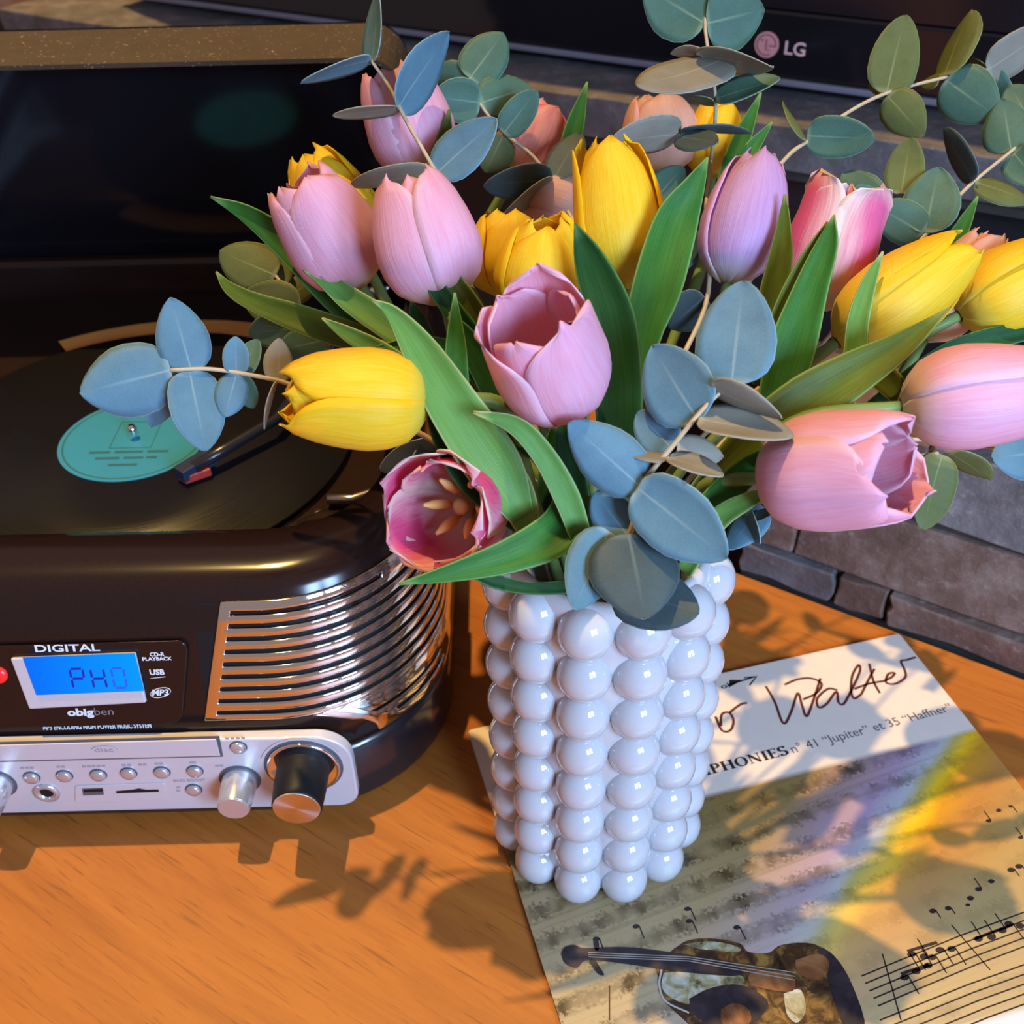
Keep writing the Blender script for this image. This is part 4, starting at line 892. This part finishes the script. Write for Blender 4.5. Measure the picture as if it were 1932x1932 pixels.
# ------------------------------------------------------------------ eucalyptus
def euc_leaf(base, tip, wpx, tb, tt, mat, parent, seed):
    r = random.Random(seed); B = at_t(base[0], base[1], tb); T = at_t(tip[0], tip[1], tt); ax = T-B; L = ax.length; ax.normalize()
    tm = (tb+tt)/2; wv = wpx*tm/FPX; wr = max(wv, .62*L); roll = math.acos(min(1, wv/wr))*(1 if r.random() < .65 else -1)
    if roll == 0: roll = r.uniform(-.28, .28)
    view = (CAM-B).normalized(); sd = ax.cross(view).normalized(); nn = sd.cross(ax).normalized()
    sd, nn = sd*math.cos(roll)+nn*math.sin(roll), nn*math.cos(roll)-sd*math.sin(roll)
    NU, NV = 9, 12; V = []; UVs = []; cup = r.uniform(.05, .22)*(1 if r.random() < .6 else -1); bend = r.uniform(-.08, .10); wob = r.uniform(0, 6)
    for j in range(NV):
        v = j/(NV-1); ve = .5-.5*math.cos(math.pi*v)
        prof_ = (math.sin(math.pi*min(1, (ve*.985+.015)**.80)))**.62 if v < 1 else 0
        prof_ = max(prof_, .0)
        back = -.055*math.sin(math.pi*min(1, ve*2.2)) if ve < .45 else 0
        for i in range(NU):
            u = i/(NU-1)*2-1
            z = cup*wr*.5*u*u*prof_+bend*L*ve*ve+.010*L*math.sin(wob+6*ve+2*u)
            V.append(B+ax*(L*(ve+back*abs(u)))+sd*(u*prof_*wr*.5*(1+.03*math.sin(wob+7*ve)))+nn*z); UVs.append((i/(NU-1), ve))
    return mesh_obj('leaf', V, grid_faces(NU, NV), EUC[mat], parent, uvs=UVs, solid=.0005)
def sprig(label, stem, leaves, rootdir=None, rad=.0013):
    S = [at_t(*p) for p in stem]; h = Vector((S[0].x, S[0].y, 0)); an = math.atan2(h.y, h.x)+rnd.uniform(-.2, .2)
    rim = Vector((.034*math.cos(an), .034*math.sin(an), VZ+.002)); root = Vector((-.015*math.cos(an), -.015*math.sin(an), .024))
    if S[0].z < VZ+.01: pts = [root]+S
    else: pts = [root, root.lerp(rim, .6), rim]+([rim.lerp(S[0], .5)+Vector((0, 0, .01))] if (S[0]-rim).length > .05 else [])+S
    N = len(pts)*5; P_ = catmull(pts, N)
    e = empty('eucalyptus_sprig', root, label=label, cat='eucalyptus')
    mesh_obj('stem', *tube(P_, [rad*(1.25-.6*k/N) for k in range(N)], 7), M_ESTEM, e)
    for k, lf in enumerate(leaves): euc_leaf(lf[0], lf[1], lf[2], lf[3], lf[4], lf[5], e, sum(map(ord, label))+k*13)
    return e
sprig('pale blue eucalyptus sprig reaching out over the record',
      [(690, 770, .495), (600, 745, .490), (560, 732, .488), (520, 717, .485), (405, 697, .480), (322, 698, .475)],
      [((322, 698), (152, 742), 142, .475, .470, 'b'), ((362, 702), (322, 562), 98, .478, .472, 'b'), ((358, 700), (388, 852), 106, .478, .474, 'b'),
       ((446, 706), (424, 786), 62, .482, .478, 'b'), ((446, 706), (444, 634), 50, .482, .480, 'b'), ((452, 708), (486, 640), 46, .486, .492, 'g'), ((452, 710), (478, 772), 44, .486, .492, 'g'),
       ((524, 722), (528, 637), 56, .485, .488, 'n'), ((524, 722), (494, 808), 8, .485, .480, 'n'), ((322, 695), (292, 640), 36, .480, .492, 'n'), ((330, 702), (288, 808), 62, .482, .492, 'b')])
sprig('dull blue eucalyptus sprig drooping behind the open flamed tulip', [(940, 900, .50), (870, 850, .51), (820, 835, .515)],
      [((848, 840), (718, 882), 66, .512, .520, 'b'), ((880, 860), (800, 880), 50, .51, .515, 'b'), ((820, 835), (770, 905), 44, .515, .51, 'b')])
sprig('shaded olive eucalyptus sprig behind the left tulip leaves', [(760, 720, .56), (640, 650, .575), (575, 590, .585), (520, 520, .59)],
      [((520, 520), (412, 472), 100, .59, .595, 'o'), ((528, 540), (508, 468), 62, .595, .60, 'o'), ((565, 585), (455, 556), 88, .585, .59, 'o'), ((585, 615), (468, 630), 84, .58, .59, 'g'), ((620, 640), (520, 662), 70, .58, .585, 'g'), ((545, 560), (600, 520), 50, .60, .61, 'o')])
sprig('slender blue eucalyptus sprig with narrow tip leaves over the pink tulip',
      [(870, 520, .565), (858, 400, .562), (822, 325, .560), (765, 225, .560), (735, 165, .562), (700, 114, .562)],
      [((700, 112), (564, 147), 28, .562, .555, 'b'), ((703, 118), (713, -14), 32, .562, .566, 'b'), ((752, 206), (836, 58), 70, .56, .566, 'b'), ((752, 205), (628, 214), 24, .561, .56, 'n'),
       ((822, 328), (938, 226), 84, .56, .552, 'b'), ((818, 328), (660, 352), 42, .56, .565, 'n')])
sprig('teal eucalyptus sprig with round leaves beside the coral tulip', [(1100, 470, .60), (1060, 380, .615), (1010, 300, .615), (950, 250, .615), (905, 195, .615), (886, 147, .615)],
      [((886, 148), (950, 62), 90, .615, .620, 'g'), ((884, 148), (814, 150), 66, .617, .625, 'g'), ((906, 194), (816, 182), 84, .613, .610, 'g'), ((908, 194), (1000, 164), 84, .615, .625, 'g'),
       ((950, 252), (1012, 170), 62, .61, .605, 'g'), ((950, 255), (915, 325), 80, .615, .62, 'o'), ((1042, 338), (911, 348), 66, .61, .605, 'd'), ((1046, 334), (1096, 248), 62, .612, .62, 'd'), ((1042, 340), (950, 402), 30, .61, .605, 'n')])
sprig('tall upright eucalyptus sprig with flat tiers of leaves in the middle', [(1335, 560, .56), (1332, 400, .568), (1340, 320, .575), (1350, 190, .585), (1330, 44, .590), (1352, -20, .592)],
      [((1330, 44), (1216, -24), 120, .59, .592, 'g'), ((1334, 44), (1440, 18), 122, .59, .592, 'g'), ((1320, 108), (1462, 116), 44, .588, .560, 'n'), ((1340, 108), (1268, 96), 22, .588, .60, 'n'),
       ((1372, 112), (1200, 168), 72, .585, .565, 'n'), ((1350, 188), (1472, 142), 42, .583, .575, 'g'), ((1345, 190), (1300, 190), 20, .583, .60, 'g'), ((1282, 252), (1418, 243), 15, .58, .575, 'd'),
       ((1282, 254), (1160, 268), 70, .58, .56, 'n'), ((1280, 256), (1356, 274), 46, .575, .555, 'd'), ((1235, 378), (1290, 312), 70, .58, .58, 'g'), ((1316, 436), (1262, 516), 58, .57, .565, 'b'), ((1330, 560), (1262, 620), 80, .56, .57, 'd')])
sprig('olive green eucalyptus sprig spreading in front of the television', [(1420, 520, .60), (1445, 360, .615), (1485, 296, .62), (1530, 262, .625), (1600, 212, .63), (1672, 176, .63), (1775, 148, .635), (1865, 130, .64)],
      [((1672, 176), (1706, 33), 94, .63, .632, 'o'), ((1674, 180), (1742, 256), 78, .63, .625, 'o'), ((1668, 172), (1636, 172), 30, .632, .65, 'o'), ((1780, 142), (1828, 12), 58, .635, .642, 'o'),
       ((1784, 150), (1882, 222), 104, .635, .628, 'g'), ((1772, 150), (1738, 160), 24, .636, .65, 'o'), ((1862, 132), (1985, 55), 74, .64, .635, 'n'), ((1862, 134), (1898, 230), 62, .645, .65, 'g'), ((1862, 128), (1834, 118), 22, .64, .66, 'o'),
       ((1522, 256), (1652, 262), 80, .623, .61, 'g'), ((1524, 266), (1478, 192), 8, .624, .63, 'o')])
sprig('dark green eucalyptus sprig with pale stem behind the yellow tulip', [(1620, 620, .585), (1700, 500, .60), (1795, 386, .612), (1838, 342, .616), (1908, 285, .62), (1960, 240, .62)],
      [((1836, 342), (1774, 244), 44, .615, .62, 'd'), ((1840, 342), (1945, 376), 42, .615, .605, 'o'), ((1908, 286), (1892, 188), 92, .62, .625, 'g'), ((1912, 288), (1960, 345), 76, .62, .61, 'g'), ((1950, 240), (1905, 158), 80, .62, .63, 'g'), ((1745, 438), (1772, 316), 104, .605, .61, 'g'), ((1742, 440), (1652, 388), 84, .606, .61, 'g')])
sprig('short eucalyptus sprig rising behind the flamed blush tulip', [(1560, 640, .60), (1630, 480, .61), (1690, 380, .615)],
      [((1700, 366), (1718, 262), 72, .615, .62, 'o'), ((1655, 405), (1590, 322), 84, .61, .62, 'g'), ((1650, 410), (1612, 350), 60, .607, .60, 'g')])
sprig('broad blue eucalyptus sprig hanging over the front of the vase', [(1178, 1040, .462), (1195, 985, .452), (1214, 912, .446), (1272, 838, .440), (1326, 772, .436), (1378, 722, .434)],
      [((1380, 724), (1402, 524), 150, .434, .440, 'b'), ((1316, 792), (1228, 652), 138, .438, .446, 'b'), ((1340, 732), (1476, 786), 44, .434, .425, 'n'), ((1318, 790), (1498, 818), 62, .436, .425, 'n'),
       ((1278, 846), (1362, 862), 64, .444, .450, 'n'), ((1268, 846), (1202, 778), 84, .445, .455, 'b'), ((1262, 862), (1364, 895), 36, .441, .43, 'n'), ((1262, 862), (1182, 853), 22, .441, .45, 'n'),
       ((1212, 922), (1074, 796), 116, .446, .444, 'b'), ((1202, 920), (1372, 1054), 140, .444, .430, 'b'), ((1184, 1010), (1122, 930), 84, .455, .462, 'b'), ((1186, 1006), (1218, 1163), 176, .448, .430, 'd'), ((1150, 1002), (1078, 1150), 102, .452, .440, 'b'), ((1160, 1105), (1320, 1158), 128, .455, .442, 'd')])
sprig('olive eucalyptus sprig hanging below the large pink tulip', [(1440, 960, .495), (1600, 880, .505), (1770, 855, .51)],
      [((1778, 858), (1738, 1000), 78, .51, .505, 'o'), ((1440, 955), (1372, 1036), 62, .49, .485, 'b'), ((1415, 965), (1432, 1028), 18, .485, .48, 'b'), ((1470, 945), (1420, 985), 30, .49, .485, 'd'), ((1790, 855), (1870, 900), 40, .52, .53, 'o')])
sprig('blue eucalyptus sprig under the sideways pink tulip', [(1700, 830, .52), (1850, 842, .53), (1985, 845, .53)],
      [((1990, 850), (1864, 866), 100, .53, .525, 'b'), ((1985, 840), (2060, 800), 90, .53, .53, 'b')])

# ------------------------------------------------------------------ final wording: what sets each stem apart, true from any side
WORDING = {
 'closed lilac tulip standing above the front eucalyptus sprig': 'closed lilac tulip, the only purple flower of the bouquet',
 'peach tulip at the back under a flat eucalyptus leaf': 'peach tulip beneath a flat grey brown eucalyptus leaf',
 'slim yellow tulip at the back behind a eucalyptus stem': 'slim yellow tulip beside the peach one and an upright eucalyptus stem',
 'yellow tulip leaning right with a curled leaf tip across it': 'yellow tulip leaning outward with a curled leaf tip across it',
 'wide open pale pink tulip facing up in the middle': 'wide open pale pink tulip with its cup facing up',
 'shaded olive eucalyptus sprig behind the left tulip leaves': 'shaded olive eucalyptus sprig beneath the leaves of the ragged pink tulip',
 'tall upright eucalyptus sprig with flat tiers of leaves in the middle': 'tall upright eucalyptus sprig with flat tiers of leaves',
 'broad blue eucalyptus sprig hanging over the front of the vase': 'broad blue eucalyptus sprig hanging over the vase rim',
}
for o in list(COL.objects):
    if o.get('label') in WORDING: o['label'] = WORDING[o['label']]
